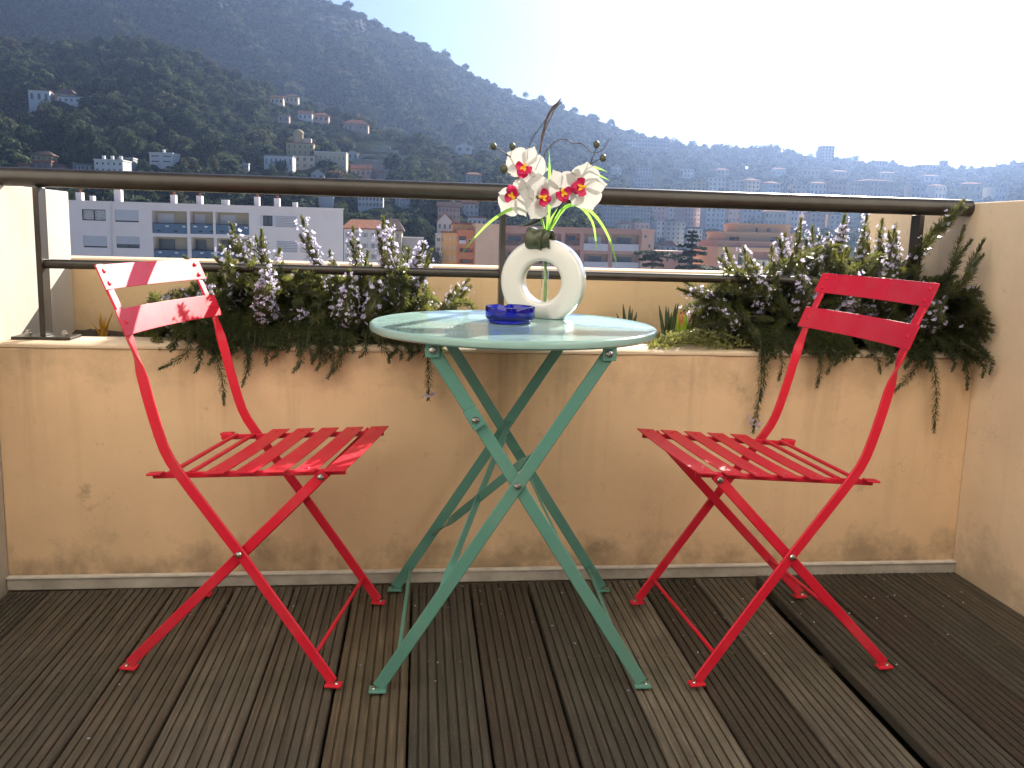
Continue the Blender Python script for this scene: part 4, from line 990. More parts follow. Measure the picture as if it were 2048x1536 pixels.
hA('white building right of the dull red one below the handrail', 921, 957, 408, 432, W_white, 'hip', R_tile, cols=4, rows=2, rh=1.5, sink=9)
hA('white gabled house behind the ochre building', 874, 905, 444, 480, W_white, 'gable', R_tile, cols=3, rows=2, rh=2, sink=10)
hA('white low block above the tan blank wall, left of the railing post', 936, 972, 436, 456, W_white, 'flat', R_tile, cols=4, rows=1, sink=9)
hA('pale low block just right of the low block above the tan wall', 974, 1000, 440, 458, W_cream, 'flat', R_tile, cols=3, rows=1, sink=9)
# the villa's turret
TY = y_to_d(sheetA, 600, 311)+1; P = at(597, 289, TY); FOOT.append((586, 612, 262, 292, TY)); tw = tag(empty('turret', (P.x, P.y, P.z-1)), 'round yellow turret rising behind the cream villa', 'tower')
MB().lathe([(0.01, 0), (1.9, 0), (1.9, 5.0), (2.1, 5.1), (2.1, 5.5), (1.7, 6.1), (0.9, 6.6), (0.01, 6.8)], 16).build('wall', W_yellow, tw, auto=30)
MB().box((2.0, -1, 0), (5.0, 2, 3.4)).build('stair_block', W_cream, tw)
# right-hand town
TG = 'houses of the hazy town'
ORD = ['leftmost', 'second from the left', 'third from the left', 'fourth from the left', 'fifth from the left', 'sixth from the left', 'seventh from the left', 'eighth from the left', 'ninth from the left', 'tenth from the left', 'eleventh from the left', 'twelfth from the left', 'thirteenth from the left', 'fourteenth from the left', 'fifteenth from the left']
COL = {'white': W_white, 'cream': W_cream, 'pink': W_pink, 'grey': W_grey, 'tan': W_tan, 'yellow': W_yellow}
def town_row(where, rows_):
    for (x0, x1, yt, yb, c, rf, cols, rows, nm), od in zip(rows_, ORD):
        house(f'{c} hazy {nm}, {od} {where}', x0, x1, yt, yb, y_to_d(sheetB, (x0+x1)/2, yb)-5, COL[c], rf, {'flat': R_grey}.get(rf, R_tile), rz=((x0*7) % 11-5)*0.075, cols=cols, rows=rows, sink=12, group=TG, wf=0.36, hf=0.45, rh=2.0)
town_row('in the uppermost row of the town', [(1222, 1242, 334, 350, 'white', 'flat', 3, 1, 'house'), (1256, 1302, 336, 350, 'grey', 'flat', 8, 2, 'block'), (1360, 1388, 338, 356, 'white', 'flat', 4, 2, 'house'), (1434, 1458, 340, 356, 'cream', 'hip', 3, 2, 'house'), (1545, 1570, 338, 352, 'white', 'hip', 3, 1, 'house'), (1604, 1640, 338, 354, 'tan', 'flat', 4, 1, 'house'), (1668, 1698, 343, 356, 'pink', 'hip', 4, 1, 'house'), (1762, 1790, 346, 360, 'cream', 'hip', 3, 1, 'house'), (1850, 1878, 352, 364, 'white', 'hip', 3, 1, 'house')])
town_row('in the town row above the handrail', [(1270, 1306, 356, 374, 'grey', 'flat', 6, 2, 'block'), (1385, 1412, 357, 382, 'yellow', 'flat', 3, 3, 'block'), (1418, 1451, 355, 382, 'white', 'flat', 4, 3, 'block'), (1462, 1487, 361, 384, 'grey', 'flat', 3, 3, 'house'), (1494, 1521, 361, 386, 'cream', 'hip', 3, 3, 'house'), (1535, 1562, 367, 388, 'white', 'hip', 3, 2, 'house'), (1583, 1612, 369, 390, 'cream', 'flat', 3, 2, 'house'), (1622, 1652, 367, 390, 'white', 'hip', 4, 2, 'house'), (1660, 1692, 360, 392, 'pink', 'flat', 4, 3, 'block'), (1700, 1730, 364, 394, 'cream', 'flat', 4, 3, 'block'), (1736, 1798, 362, 396, 'tan', 'hip', 7, 3, 'block'), (1822, 1850, 371, 398, 'grey', 'flat', 3, 2, 'house'), (1868, 1894, 372, 398, 'white', 'hip', 3, 2, 'house'), (1930, 1960, 368, 402, 'cream', 'hip', 3, 2, 'house'), (1986, 2016, 374, 402, 'white', 'flat', 3, 2, 'house')])
town_row('in the town row below the handrail', [(1206, 1300, 416, 450, 'grey', 'flat', 14, 4, 'long block'), (1305, 1331, 412, 440, 'pink', 'flat', 3, 3, 'block'), (1337, 1363, 416, 436, 'grey', 'hip', 3, 2, 'house'), (1367, 1402, 416, 452, 'pink', 'flat', 5, 4, 'block'), (1412, 1450, 415, 456, 'white', 'flat', 4, 4, 'block'), (1456, 1481, 420, 446, 'pink', 'hip', 3, 2, 'house'), (1487, 1521, 416, 450, 'grey', 'flat', 4, 3, 'block'), (1531, 1571, 424, 452, 'cream', 'hip', 5, 2, 'block'), (1579, 1613, 420, 455, 'white', 'flat', 4, 3, 'block'), (1621, 1652, 426, 455, 'pink', 'flat', 3, 3, 'block'), (1660, 1690, 430, 460, 'cream', 'flat', 3, 3, 'block')])
town_row('in the lowest town row', [(1236, 1262, 448, 474, 'cream', 'hip', 3, 2, 'house'), (1268, 1300, 446, 474, 'pink', 'flat', 3, 2, 'house'), (1312, 1331, 442, 482, 'white', 'flat', 2, 4, 'block'), (1333, 1370, 444, 490, 'grey', 'flat', 4, 5, 'block'), (1374, 1404, 458, 500, 'white', 'flat', 4, 4, 'block'), (1408, 1442, 466, 510, 'cream', 'flat', 4, 4, 'block'), (1320, 1350, 492, 525, 'grey', 'hip', 3, 3, 'house')])
house('long barrack-like building on the ridge with rows of windows', 1252, 1338, 279, 302, y_to_d(sheetB, 1295, 302)-6, W_grey, 'flat', R_grey, cols=14, rows=3, group=TG, sink=14, name='barrack_building', cat='building', wf=0.8)
house('pinkish house in front of the long ridge building', 1286, 1313, 296, 308, y_to_d(sheetB, 1300, 308)-14, W_pink, 'flat', R_tile, cols=3, rows=2, group=TG, sink=12)
house('square tower block standing up from the right skyline', 1644, 1669, 292, 322, 1180, W_tan, 'flat', R_brown, cols=4, rows=5, group=TG, sink=14, name='tower_block', cat='building')
house('long low building on the skyline right of the tower block', 1752, 1776, 322, 332, 1200, W_tan, 'flat', R_brown, cols=4, rows=1, group=TG, sink=14, name='skyline_building', cat='building')
house('long flat building at the right skyline with a raised right end', 1846, 1886, 330, 339, 1215, W_tan, 'flat', R_brown, cols=6, rows=1, group=TG, sink=14, name='skyline_building', cat='building')
house('raised end pavilion of the flat right skyline building', 1884, 1896, 321, 338, 1212, W_tan, 'flat', R_brown, cols=1, rows=1, group=TG, sink=14, name='skyline_building', cat='building')
M_shiny = mat('sheet_roof', (0.8, 0.8, 0.8), 0.18, 1.0)
for (x0, x1, y), lb in (((1486, 1501, 334), 'left of two glinting metal roofs on the hazy hillside'), ((1507, 1516, 335), 'right and smaller of two glinting metal roofs on the hazy hillside')):
    Y = y_to_d(sheetB, x0, y+5)-8; a, b = at(x0, y, Y), at(x1, y, Y)
    s = tag(empty('greenhouse', ((a.x+b.x)/2, Y, a.z-8)), lb, 'greenhouse', 'glinting greenhouses on the hillside'); w = b.x-a.x
    MB().box((-w/2, 0, 0), (w/2, 9, 6.0)).build('wall', W_grey, s)
    MB().sweep([[(q, -0.3, 6.0), (q, 9.3, 9.2), (q, 9.3, 9.4), (q, -0.3, 6.2)] for q in (-w/2-0.2, w/2+0.2)]).build('roof', M_shiny, s)

# ---- grey apartment block, left, seen over the parapet
AB = 95.0; A0 = at(400, 460, AB); AO = (A0.x, AB, -16.5)
ab = tag(empty('apartment_block', AO), 'pale grey apartment block with blue balcony panels behind the left rosemary', 'building')
def ax_(px, py=460): return at(px, py, AB).x-AO[0]
def az_(py, px): return at(px, py, AB).z-AO[2]
def arect(x0, x1, y0, y1): xm, ym = (x0+x1)/2, (y0+y1)/2; return (ax_(x0, ym), ax_(x1, ym), az_(y1, xm), az_(y0, xm))
M_ab = wm('grey_block_render', (0.84, 0.76, 0.74), 0.04); M_blue = mat('blue_panel', (0.085, 0.145, 0.22), 0.6, var=0.1, scale=1.0); M_shut = mat('roller_shutter', (0.50, 0.51, 0.55), 0.6); M_logg = wm('loggia_render', (0.55, 0.48, 0.37)); M_frame = mat('black_frame', (0.02, 0.018, 0.018), 0.5)
lwins = [(164, 211, 419, 441, 'glass'), (230, 277, 420, 444, 'shut'), (167, 214, 472, 495, 'shut'), (233, 279, 473, 496, 'half'), (526, 545, 431, 452, 'small'), (-20, 30, 418, 440, 'shut'), (60, 108, 418, 441, 'shut'), (-20, 30, 470, 494, 'glass'), (60, 108, 471, 495, 'shut')]
logg = [(304, 374, 422, 467), (380, 426, 423, 468), (431, 498, 425, 469), (307, 375, 474, 520), (383, 428, 475, 521), (434, 500, 477, 522)]
xl, xr = ax_(-120), ax_(686.5); zt = (az_(404, 150)+az_(419, 686))/2
AC = (xl+xr)/2; W = xr-xl
holes = [(a-AC, b-AC, c, d, 0.22) for a, b, c, d in (arect(*q[:4]) for q in lwins)]+[(a-AC, b-AC, c, d, 1.5) for a, b, c, d in (arect(*q) for q in logg)]
wh = wall_holes(W, zt, 11.0, holes); wh.v = [(x-1.9 if y > 5 and x > 0 else x, y, z) for x, y, z in wh.v]      # the end wall runs off at an angle
o = wh.build('wall', M_ab, ab); o.location.x = AC
lace = mat('lace_curtain', (0.42, 0.41, 0.40), 0.7, var=0.5, scale=6)
for q in lwins:
    a, b, c, d = arect(*q[:4]); k = q[4]; t = 0.07
    f = MB().box((a, 0.10, c), (a+t, 0.19, d)).box((b-t, 0.10, c), (b, 0.19, d)).box((a+t, 0.10, c), (b-t, 0.19, c+t*1.4)).box((a+t, 0.10, d-t), (b-t, 0.19, d)).box(((a+b)/2-t/2, 0.10, c+t*1.4), ((a+b)/2+t/2, 0.19, d-t)).build('window', M_frame if k != 'small' else M_frame, ab)
    MB().box((a-0.01, 0.20, c-0.01), (b+0.01, 0.23, d+0.01)).build('pane', lace if k == 'glass' else M_win, f)
    if k in ('shut', 'half'):
        sh = MB(); z0 = c+(0.16 if k == 'shut' else 0.42); n = 9
        for i in range(n): z = z0+(d-z0)*i/n; sh.box((a+0.03, 0.045, z), (b-0.03, 0.075, z+(d-z0)/n-0.012))
        sh.build('roller_shutter', M_shut, f)
    if k == 'small': MB().box((b+0.02, -0.06, c), (b+0.45, -0.01, d)).build('shutter', M_shut, f); MB().box((a-0.3, -0.06, c), (a-0.02, -0.01, d)).build('shutter', M_shut, f)
for i, q in enumerate(logg):
    a, b, c, d = arect(*q); h = 0.42*(d-c)
    lg = MB().quad((a, 1.5, c), (b, 1.5, c), (b, 1.5, d), (a, 1.5, d)).build('loggia_back', M_logg, ab)
    MB().box((a+0.05*(b-a), 1.40, c), (a+0.52*(b-a), 1.47, d-0.25)).build('loggia_door', M_shut if i < 3 else M_win, lg)
    pn = MB().box((a+0.02, 0.03, c), (b-0.02, 0.09, c+h)).build('balcony_panel', M_blue, ab)
    sq = MB(); sk = MB()
    for j in range(4): 
        x = a+(b-a)*(0.14+0.24*j); z = c+h*(0.2+0.5*((j*7+i) % 2)); (sq if (j+i) % 2 else sk).box((x, 0.012, z), (x+0.34, 0.029, z+0.15))
    sq.build('panel_inset', W_white, pn); sk.build('panel_inset', M_frame, pn)
    MB().tube([(a+0.02, 0.06, c+h+0.07), ((a+b)/2, 0.06, c+h+0.07), (b-0.02, 0.06, c+h+0.07)], 0.03, 6).build('balcony_rail', M_frame, pn)
for q in ((551, 594, 432, 455), (553, 596, 482, 505)):
    a, b, c, d = arect(*q); lv = MB().box((a, -0.03, c), (a+0.05, 0.0-0.002, d)).box((b-0.05, -0.03, c), (b, -0.002, d)).build('louvre_frame', M_ab, ab)
    for i in range(7):
        z = c+(d-c)*(i+0.15)/7; MB().sweep([[(x, -0.11, z), (x, -0.005, z+0.09), (x, -0.005, z+0.11), (x, -0.11, z+0.03)] for x in (a+0.05, b-0.05)]).build('louvre_slat', M_shut, lv)
MB().tube([(ax_(222, 402), -0.07, az_(402, 222)), (ax_(223), -0.07, az_(460, 223)), (ax_(224.5, 520), -0.07, -0.5+az_(560, 225))], 0.075, 8).build('downpipe', W_white, ab)
MB().sweep([[(xl-0.1, -0.08, z), (xr+0.1, -0.08, z), (xr-1.85, 11.08, z), (xl-0.1, 11.08, z)] for z in (zt+0.002, zt+0.16)]).build('roof', M_ab, ab)
for px0, px1, yt, capd in ((217, 231, 379, 2), (330, 340, 389, 1), (382, 393, 391, 1), (432, 446, 399, 0), (498, 508, 393, 1), (538, 549, 396, 1), (575, 584, 404, 0), (140, 152, 384, 1), (168, 175, 391, 0)):
    a, b = ax_(px0, 400)*1.02, ax_(px1, 400)*1.02; y0 = 2.2; z1 = (at(px0, yt, AB+2.2).z-AO[2])
    ch = MB().box((a, y0, zt+0.15), (b, y0+0.8, z1)).build('chimney', M_ab, ab)
    if capd: 
        cp = MB()
        if capd == 2: cp.box((a+0.1, y0+0.1, z1+0.002), (b-0.1, y0+0.7, z1+0.22)); cp.sweep([[(a-0.1, y0-0.1, z1+0.22), (b+0.1, y0-0.1, z1+0.22), (b+0.1, y0+0.9, z1+0.22), (a-0.1, y0+0.9, z1+0.22)], [(a+0.25, y0+0.3, z1+0.42), (b-0.25, y0+0.3, z1+0.42), (b-0.25, y0+0.5, z1+0.42), (a+0.25, y0+0.5, z1+0.42)]])
        else: cp.lathe([(0.01, 0), (0.17, 0), (0.15, 0.32), (0.01, 0.32)], 10, ((a+b)/2, y0+0.4, z1+0.002))
        cp.build('chimney_cap', R_tile if capd == 1 else W_white, ch)

# ---- white block with red hipped roofs
house('white apartment building with red tiled hip roofs behind the left rosemary', 688, 772, 459, 545, 158, W_white, 'hip', R_tile, rz=0.06, cols=5, rows=4, each=True, name='tiled_roof_building', cat='building', sink=6, rh=1.9, depth=12, shut=W_grey, wf=0.3, hf=0.45, ridge=0.7)
house('cream rear wing with brown tiled roof, right of the red hip roofs', 770, 803, 462, 545, 162, W_cream, 'hip', R_brown, cols=2, rows=4, each=True, name='rear_wing', cat='building', sink=6, rh=2.4, depth=10, wf=0.3)
house('low flat white garage right of the tiled roof building', 804, 846, 478, 545, 166, W_white, 'flat', W_white, cols=0, rows=0, name='garage', cat='building', sink=6, depth=6)
# ---- ochre building, tan blank gable wall and the long brown balcony block
M_ochre = wm('ochre_render', (0.88, 0.47, 0.17)); M_orange = wm('orange_render', (0.70, 0.27, 0.12)); M_tanw = wm('tan_wall', (0.86, 0.58, 0.37)); M_brownb = wm('brown_block', (0.58, 0.34, 0.26)); M_balc = wm('pale_balustrade', (0.72, 0.68, 0.70))
house('white four-storey block edge behind the left side of the ochre building', 872, 890, 470, 545, 158, W_white, 'flat', W_white, cols=2, rows=4, name='white_block', cat='building', sink=6, depth=8, hf=0.35, wf=0.7)
oc = house('ochre apartment building with small windows left of the tan blank wall', 885, 914, 466, 545, 152, M_ochre, 'flat', R_tile, cols=3, rows=4, each=True, name='ochre_building', cat='building', sink=8, depth=9, wf=0.22, hf=0.42)
def multi(name, label, x0, x1, yt, yb, Y, wall, D, rects, cat='building', sink=8.0):
    """block with deep recesses given as picture rectangles (x0,x1,y0,y1,depth,kind)"""
    xm = (x0+x1)/2; a, b = at(x0, (yt+yb)/2, Y).x, at(x1, (yt+yb)/2, Y).x; zb = at(xm, yb, Y).z-sink; H = at(xm, yt, Y).z-zb; xc = (a+b)/2
    e = tag(empty(name, (xc, Y, zb)), label, cat); hs = []; FOOT.append((x0, x1, yt, yb, Y))
    for q in rects: ym, xx = (q[2]+q[3])/2, (q[0]+q[1])/2; hs.append((at(q[0], ym, Y).x-xc, at(q[1], ym, Y).x-xc, at(xx, q[3], Y).z-zb, at(xx, q[2], Y).z-zb, q[4]))
    wall_holes(b-a, H, D, hs).build('wall', wall, e)
    MB().box((a-xc-0.2, -0.2, H+0.002), (b-xc+0.2, D+0.2, H+0.4)).build('roof', wall, e)
    for h, q in zip(hs, rects):
        x_, y_, c, d, r = h; k = q[5]
        if k == 'win':
            f = MB(); t = 0.07
            f.box((x_, r-0.07, c), (x_+t, r, d)).box((y_-t, r-0.07, c), (y_, r, d)).box((x_+t, r-0.07, c), (y_-t, r, c+t)).box((x_+t, r-0.07, d-t), (y_-t, r, d)); f = f.build('window', W_white, e)
            MB().box((x_, r+0.001, c), (y_, r+0.03, d)).build('pane', M_win, f)
        else:
            bk = MB().quad((x_, r, c), (y_, r, c), (y_, r, d), (x_, r, d)).build('balcony_back', wall if k != 'pale' else W_tan, e)
            n = max(1, int((y_-x_)/2.6))
            for j in range(n):
                u = x_+(y_-x_)*(j+0.25)/n; MB().box((u, r-0.05, c), (u+(y_-x_)/n*0.55, r-0.01, c+(d-c)*0.8)).build('balcony_door', M_win if (j+int(q[2])) % 3 else M_balc, bk)
            MB().box((x_+0.01, -0.05, c-0.12), (y_-0.01, 0.06, c+(d-c)*0.40)).build('balustrade', {'dark': R_brown, 'pale': M_balc, 'red': M_orange}[k], e)
    return e
multi('orange_balcony_building', 'orange stair and balcony front between the ochre building and the tan wall', 914.3, 950, 464, 545, 151.5, M_orange, 9, [(918, 932, 472, 486, 1.6, 'pale'), (937, 942, 479, 486, 0.3, 'win'), (919, 946, 496, 510, 1.6, 'red'), (919, 946, 518, 532, 1.6, 'red')])
multi('tan_gable_building', 'tall blank tan end wall left of the dark railing post', 950.3, 1003, 452, 545, 150, M_tanw, 14, [])
house('ochre rooftop level above the orange balconies', 906, 949, 449, 470, 158, M_ochre, 'flat', R_tile, cols=2, rows=1, name='rooftop_level', cat='building', sink=2, depth=7, wf=0.15, hf=0.3)
multi('brown_balcony_block', 'long brown apartment block with rows of balconies behind the ring vase', 1003.3, 1282, 459, 545, 152, M_brownb, 14, [(1008, 1052, 467, 490, 1.8, 'dark'), (1058, 1122, 467, 490, 1.8, 'dark'), (1130, 1160, 467, 490, 1.8, 'dark'), (1168, 1216, 468, 500, 1.8, 'pale'), (1224, 1278, 469, 501, 1.8, 'pale'), (1008, 1052, 500, 526, 1.8, 'dark'), (1058, 1122, 500, 526, 1.8, 'dark'), (1130, 1160, 500, 526, 1.8, 'dark'), (1168, 1216, 508, 534, 1.8, 'pale'), (1224, 1278, 509, 535, 1.8, 'pale')])
multi('pink_end_building', 'pinkish stair tower at the right end of the brown balcony block', 1282.3, 1307, 463, 545, 151, wm('salmon_render', (0.74, 0.47, 0.35)), 12, [(1289, 1294, 470, 476, 0.3, 'win'), (1297, 1302, 488, 496, 0.3, 'win')])
multi('low_pink_building', 'low pink building under the cedar branches', 1308, 1372, 506, 560, 160, W_pink, 10, [(1316, 1322, 516, 524, 0.3, 'win'), (1332, 1338, 516, 524, 0.3, 'win'), (1348, 1354, 516, 524, 0.3, 'win')])
# ---- beige terraced building at right
M_beige = wm('beige_orange_render', (0.80, 0.50, 0.31)); 
multi('terraced_building', 'orange-beige terraced building behind the right rosemary', 1434, 1610, 500, 560, 150, M_beige, 14, [(1441, 1448, 508, 524, 0.3, 'win'), (1476, 1486, 506, 530, 0.3, 'win'), (1506, 1540, 504, 530, 1.6, 'pale')])
multi('middle_terrace', 'brown-banded middle storey of the terraced building', 1434.5, 1604, 487, 499, 151, M_brownb, 11, [])
multi('upper_terrace', 'set-back upper storey over the brown band, right background', 1446, 1592, 469, 486, 154, M_beige, 9, [(1458, 1478, 473, 485, 1.2, 'dark'), (1540, 1556, 474, 485, 1.0, 'dark')])
multi('penthouse', 'orange penthouse box with chimney on top of the terraced building', 1474, 1580, 452, 469, 158, M_beige, 7, [(1511, 1517, 455, 466, 0.3, 'win'), (1534, 1540, 456, 464, 0.3, 'win')])
# ---- terraced garden of the villa: stepped grass strips with retaining walls
M_grass = mat('terrace_grass', (0.10, 0.115, 0.05), 1.0, spec=0.0, var=0.35, scale=0.4); M_stone = wm('terrace_stone', (0.40, 0.37, 0.31), 0.3)
for k, (y, x0, x1) in enumerate(((336, 712, 800), (327, 716, 812), (317, 705, 820), (307, 706, 818), (297, 712, 796), (290, 716, 780))):
    Y = y_to_d(sheetA, 760, y)-16; a, b = at(x0, y, Y), at(x1, y, Y); g = tag(empty('garden_terrace', (a.x, Y, a.z)), f'{ORD[k].replace(" from the left", "").replace("leftmost", "lowest")} grassy terrace {"from the bottom " if k else ""}of the stepped garden right of the villa'.replace('  ', ' '), 'terrace', 'garden terraces right of the villa')
    MB().box((0, 0, -9), (b.x-a.x, 0.6, 0)).build('retaining_wall', M_stone, g)
    MB().box((0, 0.602, -9), (b.x-a.x, 24, -0.1)).build('lawn', M_grass, g)
# ---- pale bare rock near the crest
rk = []
M_rock = mat('bare_rock', (0.115, 0.11, 0.105), 1.0, spec=0.0, var=0.45, scale=0.08, bmp=1.0, bscale=0.25, bdist=3.0)
for (x0, x1, y0, y1), lb in (((612, 700, 24, 78), 'broad pale bare cliff just under the mountain crest'), ((700, 735, 30, 70), 'narrow pale cliff right of the broad bare cliff'), ((756, 796, 128, 150), 'small pale rock face in the woods right of and below the cliffs'), ((420, 470, -10, 20), 'pale rock streak at the top edge of the picture')):
    nx, ny = 26, 22; V = []
    for i in range(nx):
        for j in range(ny):
            u, v = i/(nx-1), j/(ny-1); x, y = x0+(x1-x0)*u, y1+(y0-y1)*v; e = math.sin(math.pi*u)**0.6*math.sin(math.pi*v)**0.6
            a, b = sheetB(x, 0), sheetB(x, 1); s = min(0.99, (y-a[0])/(b[0]-a[0])); d = sheetB(x, s)[1]*(1+0.06*wob(x, s, 2.3)*math.sin(math.pi*s)*0.5)
            V.append(tuple(at(x, y, d+6-26*e+5*math.sin(u*23+v*5)*e+4*math.sin(v*29+u*11)*e+RNG.uniform(-3, 3))))
    idx = np.arange(nx*ny).reshape(nx, ny)
    tag(link('rock_face', npmesh('rock_face', V, np.stack([idx[:-1, :-1], idx[1:, :-1], idx[1:, 1:], idx[:-1, 1:]], -1).reshape(-1, 4)), M_rock), lb, 'cliff', 'bare rock faces on the mountain')

# ---- trees
def crown_mesh(name, n, shape, seedling, leaf=0.27):
    r = np.random.default_rng(seedling); nl = 16
    u = unit(r.normal(0, 1, (nl, 3))); u[:, 2] = np.abs(u[:, 2])*0.9-0.25; lc = u*r.uniform(0.35, 0.78, (nl, 1))*np.array(shape); lr = r.uniform(0.26, 0.42, nl)
    k = r.integers(0, nl, n); d = unit(r.normal(0, 1, (n, 3))); P = lc[k]+d*lr[k][:, None]*r.uniform(0.75, 1.05, (n, 1))*np.array(shape)**0.5
    nrm = unit(d+r.normal(0, 0.5, (n, 3))); a = unit(np.cross(nrm, r.normal(0, 1, (n, 3)))); b = np.cross(nrm, a); L = leaf*r.uniform(0.6, 1.4, (n, 1))
    V = np.stack([P-a*L*0.5, P+b*L*0.35, P+a*L*0.5, P-b*L*0.35], 1).reshape(-1, 3); V[:, 2] += shape[2]*0.75
    return npmesh(name, V, np.arange(n*4).reshape(-1, 4))
FOL = [(0.0, (0.40, 0.48, 0.42)), (0.35, (0.75, 0.86, 0.70)), (0.60, (1.15, 1.18, 0.85)), (0.80, (1.4, 1.4, 1.15)), (0.94, (1.45, 1.15, 0.95)), (1.0, (1.7, 1.3, 1.15))]
M_crown = leafmat('hill_foliage', (0.026, 0.040, 0.023), (0.112, 0.128, 0.082), 'same', 0.25, 0.9, 0.55, objrand=FOL, spec=0.03)
M_trunk = mat('bark', (0.10, 0.08, 0.06), 0.9, var=0.3, scale=3)
kinds = [crown_mesh('crown', 460, (1, 1, 0.85), 1), crown_mesh('crown', 460, (1.05, 0.95, 0.65), 2), crown_mesh('crown', 420, (0.9, 0.95, 1.05), 3), crown_mesh('crown', 400, (1.1, 1.1, 0.5), 4), crown_mesh('crown', 380, (0.45, 0.45, 1.6), 5, 0.16)]
protos = bpy.data.collections.new('tree_kinds')
for k, me in enumerate(kinds):
    me.materials.append(M_crown); po = bpy.data.objects.new(f'crown_kind_{"abcde"[k]}', me); protos.objects.link(po)
def free(x, y, d, r=2.0):
    """no tree where it would stand in a building or straight before its visible face"""
    q = r*F_PX/d
    for x0, x1, y0, y1, Y in FOOT:
        if x0-q*0.8 < x < x1+q*0.8 and y-1.5*q < y1-2 and y > y0-1 and d < Y+12: return False
    return True
def woodland(name, pts):
    """pts: (location, radius, height stretch, kind)"""
    me = bpy.data.meshes.new(name); n = len(pts); me.vertices.add(n)
    me.vertices.foreach_set('co', np.array([tuple(p[0]) for p in pts], np.float32).ravel())
    for an, ty, val in (('size', 'FLOAT_VECTOR', [(p[1], p[1], p[1]*p[2]) for p in pts]), ('spin', 'FLOAT_VECTOR', [(0, 0, random.uniform(0, 6.28)) for p in pts]), ('sort', 'INT', [p[3] for p in pts])):
        at_ = me.attributes.new(an, ty, 'POINT'); arr = np.array(val, np.float32 if ty != 'INT' else np.int32).ravel()
        at_.data.foreach_set('vector' if ty == 'FLOAT_VECTOR' else 'value', arr)
    o = link(name, me, None); tag(o, kind='stuff')
    g = bpy.data.node_groups.new(name+'_scatter', 'GeometryNodeTree')
    g.interface.new_socket('Geometry', in_out='INPUT', socket_type='NodeSocketGeometry'); g.interface.new_socket('Geometry', in_out='OUTPUT', socket_type='NodeSocketGeometry')
    N = g.nodes; i, ot = N.new('NodeGroupInput'), N.new('NodeGroupOutput'); ip = N.new('GeometryNodeInstanceOnPoints'); ci = N.new('GeometryNodeCollectionInfo')
    ci.inputs['Collection'].default_value = protos; ci.inputs['Separate Children'].default_value = True; ci.inputs['Reset Children'].default_value = True
    def attr(nm, ty):
        a = N.new('GeometryNodeInputNamedAttribute'); a.data_type = ty; a.inputs['Name'].default_value = nm; return a.outputs['Attribute']
    L = g.links.new; L(i.outputs[0], ip.inputs['Points']); L(ci.outputs[0], ip.inputs['Instance']); ip.inputs['Pick Instance'].default_value = True
    L(attr('sort', 'INT'), ip.inputs['Instance Index']); L(attr('size', 'FLOAT_VECTOR'), ip.inputs['Scale'])
    er = N.new('FunctionNodeEulerToRotation'); L(attr('spin', 'FLOAT_VECTOR'), er.inputs[0]); L(er.outputs[0], ip.inputs['Rotation'])
    L(ip.outputs[0], ot.inputs[0])
    md = o.modifiers.new('scatter', 'NODES'); md.node_group = g; return o
random.seed(21)
pts = []
def field(x, y): return (700 < x < 825 and 284 < y < 342)
tries = 0
while len(pts) < 4300:
    x, s = random.uniform(-420, 1330), random.uniform(0.02, 1.0)
    y, d = sheetA(x, s)
    if field(x, y) and random.random() > 0.05: continue
    r = random.choice((2.4, 3.2, 4.0, 4.8, 5.8))*random.uniform(0.8, 1.1)
    if not free(x, y, d, r): continue
    if x > 520 and y < 300 and random.random() < 0.35: continue
    p = on_sheet(sheetA, x, s, 1.0, 0.10)
    if y > 440: r *= 0.8
    k = random.choices(range(5), (4, 3, 3, 3, 0.35))[0]
    pts.append((p-Vector((0, 0, r*0.35)), r, random.uniform(0.85, 1.25), k))
for _ in range(9000):                                        # scrub where no tree would fit
    x, s = random.uniform(-200, 1330), random.uniform(0.05, 1.0); y, d = sheetA(x, s); r = random.uniform(0.9, 1.9)
    if y > 470 or field(x, y) or not free(x, y, d, r): continue
    pts.append((on_sheet(sheetA, x, s, 1.0, 0.10)-Vector((0, 0, r*0.3)), r, random.uniform(0.8, 1.2), random.choice((0, 1, 3))))
woodland('hillside_woods', pts)
pts = []
while len(pts) < 7600:
    x = random.uniform(-300, 2400); s = random.uniform(0.0, 1.0)
    y, d = sheetB(x, s)
    if x < 900 and y > interp(x, YA)+30: continue
    if not free(x, y, d, 3.0): continue
    if x > 1150 and y > 350 and random.random() < 0.45: continue
    if (606 < x < 740 and 20 < y < 80) and random.random() < 0.5: continue
    p = on_sheet(sheetB, x, s, 2.3, 0.06); r = random.uniform(3.8, 8.0)
    if x > 1150: r *= 0.5+0.5*min(1, d/1000)
    k = random.choices(range(5), (4, 3, 4, 3, 0.25))[0]
    pts.append((p-Vector((0, 0, r*0.35)), r, random.uniform(0.8, 1.2), k))
woodland('mountain_woods', pts)

